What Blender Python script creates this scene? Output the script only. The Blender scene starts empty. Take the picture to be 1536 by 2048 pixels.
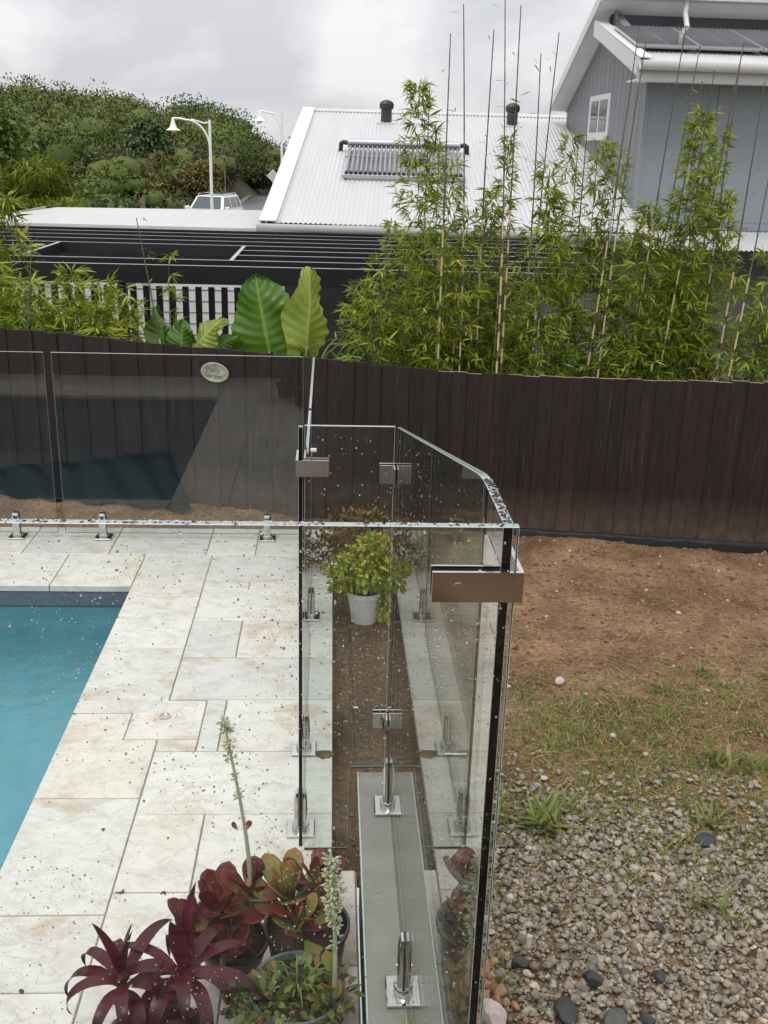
import bpy, bmesh, math, random
import numpy as np
from mathutils import Vector, Matrix, noise as mnoise

# ------------------------------------------------------------------ camera
S = bpy.context.scene
COL = S.collection
cam_d = bpy.data.cameras.new('camera')
cam = bpy.data.objects.new('camera', cam_d); COL.objects.link(cam)
cam_d.sensor_fit = 'VERTICAL'; cam_d.sensor_height = 24.0
cam_d.lens = 12.0 / math.tan(math.radians(53.29) / 2)
cam_d.clip_start = 0.05; cam_d.clip_end = 2000
cam.matrix_world = Matrix(((0.99855, -0.0100, -0.0530, 0.0),
                           (-0.0466, 0.3340, -0.9414, 0.0),
                           (0.0271, 0.9425, 0.3330, 2.31), (0, 0, 0, 1)))
S.camera = cam

# ------------------------------------------------------------------ world: overcast sky
SUN_EL, SUN_AZ = math.radians(58), math.radians(205)
W = bpy.data.worlds.new('World'); S.world = W; W.use_nodes = True
nt = W.node_tree; nt.nodes.clear()
def wn(t, **k):
    n = nt.nodes.new(t)
    for a, b in k.items(): setattr(n, a, b)
    return n
out = wn('ShaderNodeOutputWorld')
sky = wn('ShaderNodeTexSky', sky_type='NISHITA', sun_disc=False)
sky.sun_elevation = SUN_EL; sky.sun_rotation = SUN_AZ
bg1 = wn('ShaderNodeBackground'); bg1.inputs['Strength'].default_value = 0.10
nt.links.new(sky.outputs[0], bg1.inputs['Color'])
tc = wn('ShaderNodeTexCoord'); mp = wn('ShaderNodeMapping'); mp.inputs['Scale'].default_value = (1, 1, 1.9)
mp.inputs['Location'].default_value = (0.35, 0.1, 0.22)
nz = wn('ShaderNodeTexNoise'); nz.inputs['Scale'].default_value = 5.0; nz.inputs['Detail'].default_value = 7; nz.inputs['Roughness'].default_value = 0.52
nz.inputs['Distortion'].default_value = 0.35
nt.links.new(tc.outputs['Generated'], mp.inputs[0]); nt.links.new(mp.outputs[0], nz.inputs['Vector'])
rp = wn('ShaderNodeValToRGB')
rp.color_ramp.elements[0].position = 0.38; rp.color_ramp.elements[0].color = (0.575, 0.58, 0.615, 1)
rp.color_ramp.elements[1].position = 0.56; rp.color_ramp.elements[1].color = (0.79, 0.79, 0.795, 1)
nt.links.new(nz.outputs['Fac'], rp.inputs[0])
sx = wn('ShaderNodeSeparateXYZ'); nt.links.new(tc.outputs['Generated'], sx.inputs[0])
mr = wn('ShaderNodeMapRange'); mr.inputs[1].default_value = 0.0; mr.inputs[2].default_value = 1.0
mr.inputs[3].default_value = 1.0; mr.inputs[4].default_value = 2.3      # an overcast sky is brighter towards the zenith
nt.links.new(sx.outputs['Z'], mr.inputs[0])
bg2 = wn('ShaderNodeBackground')
nt.links.new(rp.outputs[0], bg2.inputs['Color']); nt.links.new(mr.outputs[0], bg2.inputs['Strength'])
mx = wn('ShaderNodeMixShader'); mx.inputs[0].default_value = 0.94
nt.links.new(bg1.outputs[0], mx.inputs[1]); nt.links.new(bg2.outputs[0], mx.inputs[2]); nt.links.new(mx.outputs[0], out.inputs[0])

# ------------------------------------------------------------------ sun behind thin cloud
sd = bpy.data.lights.new('sun', 'SUN'); sd.energy = 1.15; sd.angle = math.radians(14); sd.color = (1, 0.96, 0.9)
so = bpy.data.objects.new('sun', sd); COL.objects.link(so)
dv = Vector((math.cos(SUN_EL) * math.sin(SUN_AZ), math.cos(SUN_EL) * math.cos(SUN_AZ), math.sin(SUN_EL)))
so.rotation_euler = dv.to_track_quat('Z', 'Y').to_euler(); so.location = (0, 0, 30)

vs = S.view_settings; vs.view_transform = 'Standard'; vs.look = 'None'; vs.exposure = 0.10; vs.gamma = 1.0; vs.use_curve_mapping = False
S.render.engine = 'CYCLES'
cy = S.cycles
cy.max_bounces = 14; cy.diffuse_bounces = 3; cy.glossy_bounces = 6; cy.transmission_bounces = 8; cy.transparent_max_bounces = 40
cy.use_denoising = True; cy.caustics_reflective = False; cy.caustics_refractive = False
cy.sample_clamp_indirect = 6; cy.use_adaptive_sampling = False

R = random.Random(11)
NR = np.random.default_rng(5)

# ------------------------------------------------------------------ material helpers
MATS = {}
def mat(name, col=(0.5, 0.5, 0.5), rough=0.6, metal=0.0, spec=0.5, var=0.0, scale=20, bump=0.0, bscale=60, col2=None, coat=0.0, objvar=0.0, stretch=(1, 1, 1), trans=0.0, attr=None, acol=None):
    """principled surface whose colour runs between two tones by noise (object space); optional per-object tone and an attribute tint"""
    m = bpy.data.materials.new(name); m.use_nodes = True; t = m.node_tree; N = t.nodes; L = t.links
    p = N['Principled BSDF']
    p.inputs['Roughness'].default_value = rough; p.inputs['Metallic'].default_value = metal
    p.inputs['Specular IOR Level'].default_value = spec
    if coat: p.inputs['Coat Weight'].default_value = coat; p.inputs['Coat Roughness'].default_value = 0.08
    c1 = (*col, 1); c2 = (*(col2 if col2 else tuple(max(0, c * (1 - var)) for c in col)), 1)
    tcn = N.new('ShaderNodeTexCoord'); mpn = N.new('ShaderNodeMapping'); mpn.inputs['Scale'].default_value = stretch
    L.new(tcn.outputs['Object'], mpn.inputs[0])
    n = N.new('ShaderNodeTexNoise'); n.inputs['Scale'].default_value = scale; n.inputs['Detail'].default_value = 6; n.inputs['Roughness'].default_value = 0.6
    oi = N.new('ShaderNodeObjectInfo')
    if objvar:
        ad = N.new('ShaderNodeVectorMath'); ad.operation = 'ADD'
        cb = N.new('ShaderNodeCombineXYZ'); mu = N.new('ShaderNodeMath'); mu.operation = 'MULTIPLY'; mu.inputs[1].default_value = 37
        L.new(oi.outputs['Random'], mu.inputs[0]); L.new(mu.outputs[0], cb.inputs[0]); L.new(mu.outputs[0], cb.inputs[1])
        L.new(mpn.outputs[0], ad.inputs[0]); L.new(cb.outputs[0], ad.inputs[1]); vec = ad.outputs[0]
    else: vec = mpn.outputs[0]
    L.new(vec, n.inputs['Vector'])
    rr = N.new('ShaderNodeValToRGB'); rr.color_ramp.elements[0].position = 0.32; rr.color_ramp.elements[1].position = 0.68
    rr.color_ramp.elements[0].color = c2; rr.color_ramp.elements[1].color = c1
    L.new(n.outputs['Fac'], rr.inputs[0]); colr = rr.outputs[0]
    if attr:
        at = N.new('ShaderNodeAttribute'); at.attribute_name = attr
        mxx = N.new('ShaderNodeMixRGB'); mxx.inputs[2].default_value = (*acol, 1)
        L.new(at.outputs['Fac'], mxx.inputs[0]); L.new(colr, mxx.inputs[1]); colr = mxx.outputs[0]
    if objvar:
        hs = N.new('ShaderNodeHueSaturation'); m2 = N.new('ShaderNodeMapRange')
        m2.inputs[3].default_value = 1 - objvar; m2.inputs[4].default_value = 1 + objvar
        L.new(oi.outputs['Random'], m2.inputs[0]); L.new(m2.outputs[0], hs.inputs['Value']); L.new(colr, hs.inputs['Color']); colr = hs.outputs[0]
    L.new(colr, p.inputs['Base Color'])
    if bump:
        nb = N.new('ShaderNodeTexNoise'); nb.inputs['Scale'].default_value = bscale; nb.inputs['Detail'].default_value = 5
        L.new(vec, nb.inputs['Vector'])
        b = N.new('ShaderNodeBump'); b.inputs['Strength'].default_value = bump; b.inputs['Distance'].default_value = 0.01
        L.new(nb.outputs['Fac'], b.inputs['Height']); L.new(b.outputs[0], p.inputs['Normal'])
    if trans:
        tr = N.new('ShaderNodeBsdfTranslucent'); L.new(colr, tr.inputs[0])
        ms = N.new('ShaderNodeMixShader'); ms.inputs[0].default_value = trans
        L.new(p.outputs[0], ms.inputs[1]); L.new(tr.outputs[0], ms.inputs[2]); L.new(ms.outputs[0], N['Material Output'].inputs[0])
    MATS[name] = m
    return m

def leafmat(name, a, b, c=None, rough=0.45, trans=0.25):
    """foliage: colour per leaf from the attribute 'tone' """
    m = bpy.data.materials.new(name); m.use_nodes = True; t = m.node_tree; N = t.nodes; L = t.links
    p = N['Principled BSDF']; p.inputs['Roughness'].default_value = rough; p.inputs['Specular IOR Level'].default_value = 0.35
    at = N.new('ShaderNodeAttribute'); at.attribute_name = 'tone'
    rr = N.new('ShaderNodeValToRGB'); e = rr.color_ramp.elements
    e[0].position = 0.0; e[0].color = (*a, 1); e[1].position = 1.0 if c is None else 0.75; e[1].color = (*b, 1)
    if c is not None:
        x = e.new(1.0); x.color = (*c, 1)
    L.new(at.outputs['Fac'], rr.inputs[0]); L.new(rr.outputs[0], p.inputs['Base Color'])
    tr = N.new('ShaderNodeBsdfTranslucent'); L.new(rr.outputs[0], tr.inputs[0])
    ms = N.new('ShaderNodeMixShader'); ms.inputs[0].default_value = trans
    L.new(p.outputs[0], ms.inputs[1]); L.new(tr.outputs[0], ms.inputs[2]); L.new(ms.outputs[0], N['Material Output'].inputs[0])
    return m

def glassmat(name, tint, rough=0.0, smear=0.0, ior=1.5):
    m = bpy.data.materials.new(name); m.use_nodes = True; t = m.node_tree; N = t.nodes; L = t.links
    N.remove(N['Principled BSDF'])
    tr = N.new('ShaderNodeBsdfTransparent'); tr.inputs[0].default_value = (*tint, 1)
    gl = N.new('ShaderNodeBsdfGlossy'); gl.inputs['Roughness'].default_value = rough
    fr = N.new('ShaderNodeFresnel'); ge = N.new('ShaderNodeNewGeometry')
    mi = N.new('ShaderNodeMapRange'); mi.inputs[3].default_value = ior; mi.inputs[4].default_value = 1 / ior
    L.new(ge.outputs['Backfacing'], mi.inputs[0]); L.new(mi.outputs[0], fr.inputs['IOR'])
    ms = N.new('ShaderNodeMixShader'); L.new(fr.outputs[0], ms.inputs[0]); L.new(tr.outputs[0], ms.inputs[1]); L.new(gl.outputs[0], ms.inputs[2])
    L.new(ms.outputs[0], N['Material Output'].inputs[0])
    if smear:
        # thin uneven film of dried water marks
        df = N.new('ShaderNodeBsdfDiffuse'); df.inputs[0].default_value = (0.75, 0.77, 0.76, 1)
        tcn = N.new('ShaderNodeTexCoord'); n = N.new('ShaderNodeTexNoise'); n.inputs['Scale'].default_value = 9; n.inputs['Detail'].default_value = 6
        mpn = N.new('ShaderNodeMapping'); mpn.inputs['Scale'].default_value = (1, 1, 0.35); L.new(tcn.outputs['Object'], mpn.inputs[0]); L.new(mpn.outputs[0], n.inputs['Vector'])
        m3 = N.new('ShaderNodeMapRange'); m3.inputs[1].default_value = 0.42; m3.inputs[2].default_value = 0.8; m3.inputs[3].default_value = 0; m3.inputs[4].default_value = smear
        L.new(n.outputs['Fac'], m3.inputs[0])
        ms2 = N.new('ShaderNodeMixShader'); L.new(m3.outputs[0], ms2.inputs[0]); L.new(ms.outputs[0], ms2.inputs[1]); L.new(df.outputs[0], ms2.inputs[2])
        L.new(ms2.outputs[0], N['Material Output'].inputs[0])
    return m

# ------------------------------------------------------------------ mesh helpers
class MB:
    def __init__(s): s.v = []; s.f = []; s.m = []
    def poly(s, pts, mi=0):
        i = len(s.v); s.v += [tuple(p) for p in pts]; s.f.append(list(range(i, i + len(pts)))); s.m.append(mi); return s
    def box(s, x0, x1, y0, y1, z0, z1, mi=0, bev=0.0):
        if bev:
            b = bev; i = len(s.v)
            for z, k in ((z0, b), (z0 + b, 0), (z1 - b, 0), (z1, b)):
                s.v += [(x0 + k, y0 + k, z), (x1 - k, y0 + k, z), (x1 - k, y1 - k, z), (x0 + k, y1 - k, z)]
            for r in range(3):
                for k in range(4):
                    a = i + r * 4 + k; c = i + r * 4 + (k + 1) % 4
                    s.f.append([a, c, c + 4, a + 4]); s.m.append(mi)
            s.f.append([i + 3, i + 2, i + 1, i]); s.f.append([i + 12, i + 13, i + 14, i + 15]); s.m += [mi, mi]
            return s
        i = len(s.v)
        s.v += [(x0, y0, z0), (x1, y0, z0), (x1, y1, z0), (x0, y1, z0), (x0, y0, z1), (x1, y0, z1), (x1, y1, z1), (x0, y1, z1)]
        for f in ((3, 2, 1, 0), (4, 5, 6, 7), (0, 1, 5, 4), (1, 2, 6, 5), (2, 3, 7, 6), (3, 0, 4, 7)):
            s.f.append([i + k for k in f]); s.m.append(mi)
        return s
    def prism(s, pts, lo, hi, axis='z', mi=0):
        """extrude a 2-D polygon along an axis"""
        def P(a, b, h): return {'z': (a, b, h), 'y': (a, h, b), 'x': (h, a, b)}[axis]
        i = len(s.v); n = len(pts)
        s.v += [P(a, b, lo) for a, b in pts] + [P(a, b, hi) for a, b in pts]
        s.f.append([i + k for k in range(n)][::-1]); s.f.append([i + n + k for k in range(n)]); s.m += [mi, mi]
        for k in range(n):
            j = (k + 1) % n; s.f.append([i + k, i + j, i + n + j, i + n + k]); s.m.append(mi)
        return s
    def tube(s, pts, rad, n=8, mi=0, cap=True):
        pts = [Vector(p) for p in pts]
        if not hasattr(rad, '__len__'): rad = [rad] * len(pts)
        i0 = len(s.v); prev = None
        for k, p in enumerate(pts):
            d = (pts[min(k + 1, len(pts) - 1)] - pts[max(k - 1, 0)]).normalized()
            if prev is None:
                u = d.cross(Vector((0, 0, 1)))
                if u.length < 1e-3: u = d.cross(Vector((1, 0, 0)))
            else: u = prev - d * prev.dot(d)
            u.normalize(); prev = u; w = d.cross(u)
            for a in range(n):
                t = 2 * math.pi * a / n; q = p + (u * math.cos(t) + w * math.sin(t)) * rad[k]; s.v.append(tuple(q))
        for k in range(len(pts) - 1):
            for a in range(n):
                b = (a + 1) % n; x = i0 + k * n
                s.f.append([x + a, x + b, x + n + b, x + n + a]); s.m.append(mi)
        if cap:
            s.f.append([i0 + a for a in range(n)][::-1]); s.f.append([i0 + (len(pts) - 1) * n + a for a in range(n)]); s.m += [mi, mi]
        return s
    def lathe(s, prof, cx=0, cy=0, cz=0, n=24, mi=0):
        i0 = len(s.v)
        for r, z in prof:
            for a in range(n):
                t = 2 * math.pi * a / n; s.v.append((cx + r * math.cos(t), cy + r * math.sin(t), cz + z))
        for k in range(len(prof) - 1):
            for a in range(n):
                b = (a + 1) % n; x = i0 + k * n; s.f.append([x + a, x + b, x + n + b, x + n + a]); s.m.append(mi)
        s.f.append([i0 + a for a in range(n)][::-1]); s.f.append([i0 + (len(prof) - 1) * n + a for a in range(n)]); s.m += [mi, mi]
        return s
    def mesh(s, name, mats, smooth=False):
        me = bpy.data.meshes.new(name); me.from_pydata(s.v, [], s.f)
        mats = mats if isinstance(mats, (list, tuple)) else [mats]
        for m in mats: me.materials.append(m)
        if len(mats) > 1: me.polygons.foreach_set('material_index', s.m)
        if smooth:
            me.polygons.foreach_set('use_smooth', [True] * len(me.polygons))
            if smooth != 'all': me.set_sharp_from_angle(angle=math.radians(smooth if smooth is not True else 40))
        me.update(); return me
    def build(s, name, mats, parent=None, smooth=False, loc=None, rz=0):
        return link(name, s.mesh(name, mats, smooth), parent, loc, rz)

def link(name, me, parent=None, loc=None, rz=0):
    o = bpy.data.objects.new(name, me); COL.objects.link(o)
    if parent: o.parent = parent
    if loc: o.location = loc
    if rz: o.rotation_euler[2] = rz
    return o
def tag(o, label=None, cat=None, group=None, kind=None):
    if label: o['label'] = label
    if cat: o['category'] = cat
    if group: o['group'] = group
    if kind: o['kind'] = kind
    return o
def thing(name, label, cat, loc=(0, 0, 0), group=None, rz=0):
    o = bpy.data.objects.new(name, None); COL.objects.link(o); o.location = loc; o.rotation_euler[2] = rz
    o.empty_display_size = 0.1
    return tag(o, label, cat, group)
def struct(o): o['kind'] = 'structure'; return o
def stuff(o, label=None, cat=None):
    o['kind'] = 'stuff'
    return tag(o, label, cat)
def copy_tree(o, parent=None):
    c = o.copy(); COL.objects.link(c); c.parent = parent
    for ch in o.children: copy_tree(ch, c)
    return c

def np_mesh(name, V, loops, starts, mat_, tone=None, smooth=False):
    me = bpy.data.meshes.new(name)
    me.vertices.add(len(V)); me.vertices.foreach_set('co', np.asarray(V, np.float32).ravel())
    me.loops.add(len(loops)); me.loops.foreach_set('vertex_index', np.asarray(loops, np.int32))
    me.polygons.add(len(starts)); me.polygons.foreach_set('loop_start', np.asarray(starts, np.int32))
    me.update(calc_edges=True); me.validate()
    if smooth: me.polygons.foreach_set('use_smooth', np.ones(len(me.polygons), bool))
    me.materials.append(mat_)
    if tone is not None:
        a = me.attributes.new('tone', 'FLOAT', 'POINT'); a.data.foreach_set('value', np.asarray(tone, np.float32))
    return me
def instanced(name, tv, tf, mats4, mat_, tone=None, smooth=False):
    """join many transformed copies of a small template: tv (k,3), tf list of faces, mats4 = (rot(n,3,3), loc(n,3))"""
    Rm, T = mats4; n = len(T); tv = np.asarray(tv, float); k = len(tv)
    V = (np.einsum('nij,kj->nki', Rm, tv) + T[:, None, :]).reshape(-1, 3)
    lp = np.concatenate([np.asarray(f) for f in tf]); ln = np.array([len(f) for f in tf])
    loops = (lp[None, :] + (np.arange(n) * k)[:, None]).ravel()
    st = np.concatenate([[0], np.cumsum(ln)[:-1]]); starts = (st[None, :] + (np.arange(n) * len(lp))[:, None]).ravel()
    return np_mesh(name, V, loops, starts, mat_, None if tone is None else np.repeat(tone, k), smooth)
def frames(dirs, ups):
    """orthonormal frames with local y along dirs"""
    y = dirs / np.linalg.norm(dirs, axis=1, keepdims=True)
    x = np.cross(y, ups); x /= np.maximum(np.linalg.norm(x, axis=1, keepdims=True), 1e-6); z = np.cross(x, y)
    return np.stack([x, y, z], axis=2)

# ------------------------------------------------------------------ materials
M = {}
M['grout'] = mat('grout', (0.36, 0.32, 0.26), 0.9, var=0.3, scale=30)
M['concrete'] = mat('concrete', (0.38, 0.37, 0.34), 0.85, var=0.25, scale=6, bump=0.2)
M['steel'] = mat('polished_steel', (0.60, 0.585, 0.56), 0.07, metal=1.0, var=0.08, scale=8)
M['steel_brush'] = mat('brushed_steel', (0.60, 0.59, 0.57), 0.22, metal=1.0, var=0.12, scale=20)
M['rubber'] = mat('black_rubber', (0.012, 0.012, 0.012), 0.5)
M['gal'] = mat('galvanised_cap', (0.245, 0.24, 0.20), 0.34, metal=0.15, var=0.2, scale=7, bump=0.03, bscale=40)
M['white_trim'] = mat('white_trim', (0.62, 0.62, 0.61), 0.45, var=0.05, scale=3)
M['roof_white'] = mat('white_roof_sheet', (0.52, 0.525, 0.525), 0.45, spec=0.3, var=0.10, scale=0.9, stretch=(3, 0.4, 1))
M['gutter'] = mat('gutter_grey', (0.56, 0.57, 0.55), 0.4, var=0.1, scale=3)
M['black_metal'] = mat('black_metal', (0.012, 0.013, 0.015), 0.35, var=0.2, scale=4)
M['slat_top'] = mat('pale_grey_top', (0.40, 0.41, 0.42), 0.25, var=0.3, scale=5)  # slat tops, paler grey than the black sides
M['wall_grey'] = mat('grey_cladding', (0.205, 0.215, 0.225), 0.6, var=0.10, scale=0.7, objvar=0.03)
M['wall_blue'] = mat('bluegrey_cladding', (0.235, 0.26, 0.29), 0.55, var=0.08, scale=0.6, objvar=0.02)
M['wall_white'] = mat('white_board', (0.78, 0.78, 0.77), 0.6, var=0.06, scale=4)
M['shade_wall'] = mat('wall_in_painted_shade', (0.02, 0.021, 0.022), 0.7)  # near-black wall colour with the shade under the pergola painted in
M['pane'] = mat('window_pane', (0.03, 0.035, 0.04), 0.04, spec=0.8)
M['vent_dark'] = mat('charcoal_vent', (0.035, 0.043, 0.055), 0.4, var=0.2, scale=10)
M['tube_dark'] = mat('vacuum_tube', (0.20, 0.21, 0.23), 0.12, metal=0.4, var=0.2, scale=5)
M['manifold'] = mat('manifold', (0.45, 0.46, 0.50), 0.35, metal=0.5)
M['pv'] = mat('solar_cell', (0.06, 0.07, 0.085), 0.06, spec=1.0, coat=0.6)
M['paling'] = mat('stained_paling', (0.024, 0.0145, 0.0138), 0.6, spec=0.35, var=0.45, scale=9, stretch=(4, 4, 0.5), bump=0.25, bscale=40, objvar=0.17)
def palingmat():
    m = M['paling']; t = m.node_tree; N = t.nodes; L = t.links; p = N['Principled BSDF']; src = p.inputs['Base Color'].links[0].from_socket
    tcn = N.new('ShaderNodeTexCoord'); sp = N.new('ShaderNodeSeparateXYZ'); L.new(tcn.outputs['Object'], sp.inputs[0])
    oi = N.new('ShaderNodeObjectInfo'); cb = N.new('ShaderNodeCombineXYZ'); mu = N.new('ShaderNodeMath'); mu.operation = 'MULTIPLY'; mu.inputs[1].default_value = 53; L.new(oi.outputs['Random'], mu.inputs[0]); L.new(mu.outputs[0], cb.inputs[0])
    ad = N.new('ShaderNodeVectorMath'); L.new(tcn.outputs['Object'], ad.inputs[0]); L.new(cb.outputs[0], ad.inputs[1])
    mp_ = N.new('ShaderNodeMapping'); mp_.inputs['Scale'].default_value = (26, 26, 1.6); L.new(ad.outputs[0], mp_.inputs[0])
    n = N.new('ShaderNodeTexNoise'); n.inputs['Scale'].default_value = 1.6; n.inputs['Detail'].default_value = 7; L.new(mp_.outputs[0], n.inputs['Vector'])
    r1 = N.new('ShaderNodeMapRange'); r1.inputs[1].default_value = 0.58; r1.inputs[2].default_value = 0.80; r1.inputs[3].default_value = 0; r1.inputs[4].default_value = 0.42; L.new(n.outputs['Fac'], r1.inputs[0])
    m1 = N.new('ShaderNodeMixRGB'); m1.inputs[2].default_value = (0.10, 0.082, 0.075, 1); L.new(r1.outputs[0], m1.inputs[0]); L.new(src, m1.inputs[1])
    n2 = N.new('ShaderNodeTexNoise'); n2.inputs['Scale'].default_value = 14; n2.inputs['Detail'].default_value = 6; L.new(ad.outputs[0], n2.inputs['Vector'])
    r2 = N.new('ShaderNodeMapRange'); r2.inputs[1].default_value = 0.30; r2.inputs[2].default_value = 0.0; r2.inputs[3].default_value = 0; r2.inputs[4].default_value = 1.1; L.new(sp.outputs['Z'], r2.inputs[0])
    m2 = N.new('ShaderNodeMath'); m2.operation = 'MULTIPLY'; L.new(n2.outputs['Fac'], m2.inputs[0]); L.new(r2.outputs[0], m2.inputs[1])
    m3 = N.new('ShaderNodeMixRGB'); m3.inputs[2].default_value = (0.13, 0.092, 0.066, 1); L.new(m2.outputs[0], m3.inputs[0]); L.new(m1.outputs[0], m3.inputs[1]); L.new(m3.outputs[0], p.inputs['Base Color'])
palingmat()
M['paling_cut'] = mat('cut_timber', (0.50, 0.36, 0.29), 0.8, var=0.2, scale=60)
M['plastic_black'] = mat('black_plastic_film', (0.004, 0.0045, 0.0055), 0.45, spec=0.25, bump=0.4, bscale=14)
M['plastic_blue'] = mat('blueblack_film', (0.002, 0.0045, 0.0065), 0.6, spec=0.1, bump=0.6, bscale=12)
M['plaque'] = mat('weathered_plaque', (0.50, 0.48, 0.37), 0.8, var=0.45, scale=26, bump=0.3)
M['plaque_dark'] = mat('plaque_letter', (0.21, 0.19, 0.135), 0.8)
M['white_paint'] = mat('white_lamp_paint', (0.80, 0.80, 0.80), 0.35)
M['car_paint'] = mat('white_car_paint', (0.74, 0.74, 0.73), 0.18, coat=0.6)
M['car_glass'] = mat('car_glass', (0.03, 0.05, 0.05), 0.05, spec=0.8)
M['car_dark'] = mat('car_trim', (0.02, 0.02, 0.02), 0.5)
M['tyre'] = mat('tyre', (0.02, 0.02, 0.02), 0.8)
M['alloy'] = mat('alloy', (0.55, 0.55, 0.55), 0.3, metal=0.8)
M['lens'] = mat('lens', (0.7, 0.7, 0.7), 0.1, spec=0.8)
M['asphalt'] = mat('asphalt', (0.13, 0.13, 0.135), 0.7, var=0.25, scale=4, bump=0.2)
M['post_wood'] = mat('weathered_post', (0.22, 0.19, 0.15), 0.85, var=0.35, scale=6, objvar=0.2)
M['bark'] = mat('bark', (0.09, 0.07, 0.05), 0.9, var=0.4, scale=14, bump=0.4)
M['pot_white'] = mat('pale_pot', (0.66, 0.67, 0.64), 0.5, var=0.12, scale=12)
M['pot_black'] = mat('black_pot', (0.015, 0.016, 0.017), 0.3)
M['pot_grey'] = mat('slate_pot', (0.10, 0.115, 0.12), 0.35, var=0.2, scale=15)
M['pot_teal'] = mat('dark_teal_pot', (0.010, 0.05, 0.05), 0.3)
M['pot_soil'] = mat('potting_soil', (0.04, 0.03, 0.022), 0.95, var=0.5, scale=60, bump=0.8)
M['edge_dark'] = mat('glass_edge_dark', (0.003, 0.0045, 0.0045), 0.3, spec=0.12)  # near-black colour stands in for the little light reaching the end faces
M['edge_pale'] = mat('glass_arris', (0.42, 0.50, 0.49), 0.25)  # bevels coloured pale in place of the sky light they catch
M['edge_top'] = mat('glass_top_edge', (0.34, 0.38, 0.38), 0.2, var=0.4, scale=120)  # pale colour painted for the sky reflected along the top edges
M['glass'] = glassmat('clear_glass', (0.955, 0.980, 0.968))
M['glass_side'] = glassmat('wet_side_glass', (0.955, 0.980, 0.968), ior=1.62)
M['glass_wet'] = glassmat('rainy_glass', (0.972, 0.985, 0.978))
M['cane'] = None

# soil with wet and dry tones
def soilmat():
    m = bpy.data.materials.new('yard_soil'); m.use_nodes = True; t = m.node_tree; N = t.nodes; L = t.links
    p = N['Principled BSDF']; p.inputs['Roughness'].default_value = 0.92; p.inputs['Specular IOR Level'].default_value = 0.2
    tcn = N.new('ShaderNodeTexCoord')
    a = N.new('ShaderNodeTexNoise'); a.inputs['Scale'].default_value = 2.2; a.inputs['Detail'].default_value = 8; a.inputs['Roughness'].default_value = 0.65
    b = N.new('ShaderNodeTexNoise'); b.inputs['Scale'].default_value = 42; b.inputs['Detail'].default_value = 9; b.inputs['Roughness'].default_value = 0.78
    L.new(tcn.outputs['Object'], a.inputs['Vector']); L.new(tcn.outputs['Object'], b.inputs['Vector'])
    r1 = N.new('ShaderNodeValToRGB'); e = r1.color_ramp.elements
    e[0].position = 0.36; e[0].color = (0.185, 0.108, 0.062, 1); e[1].position = 0.64; e[1].color = (0.44, 0.275, 0.165, 1)
    L.new(a.outputs['Fac'], r1.inputs[0])
    r2 = N.new('ShaderNodeValToRGB'); e = r2.color_ramp.elements
    e[0].position = 0.30; e[0].color = (0.30, 0.28, 0.26, 1); e[1].position = 0.66; e[1].color = (1.22, 1.20, 1.14, 1)
    L.new(b.outputs['Fac'], r2.inputs[0])
    mu = N.new('ShaderNodeMixRGB'); mu.blend_type = 'MULTIPLY'; mu.inputs[0].default_value = 1
    L.new(r1.outputs[0], mu.inputs[1]); L.new(r2.outputs[0], mu.inputs[2])
    at = N.new('ShaderNodeAttribute'); at.attribute_name = 'tone'
    mx2 = N.new('ShaderNodeMixRGB'); mx2.blend_type = 'MULTIPLY'; mx2.inputs[2].default_value = (0.42, 0.44, 0.46, 1)
    L.new(at.outputs['Fac'], mx2.inputs[0]); L.new(mu.outputs[0], mx2.inputs[1]); L.new(mx2.outputs[0], p.inputs['Base Color'])
    bp = N.new('ShaderNodeBump'); bp.inputs['Strength'].default_value = 1.0; bp.inputs['Distance'].default_value = 0.02
    L.new(b.outputs['Fac'], bp.inputs['Height']); L.new(bp.outputs[0], p.inputs['Normal'])
    return m
M['soil'] = soilmat()

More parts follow.
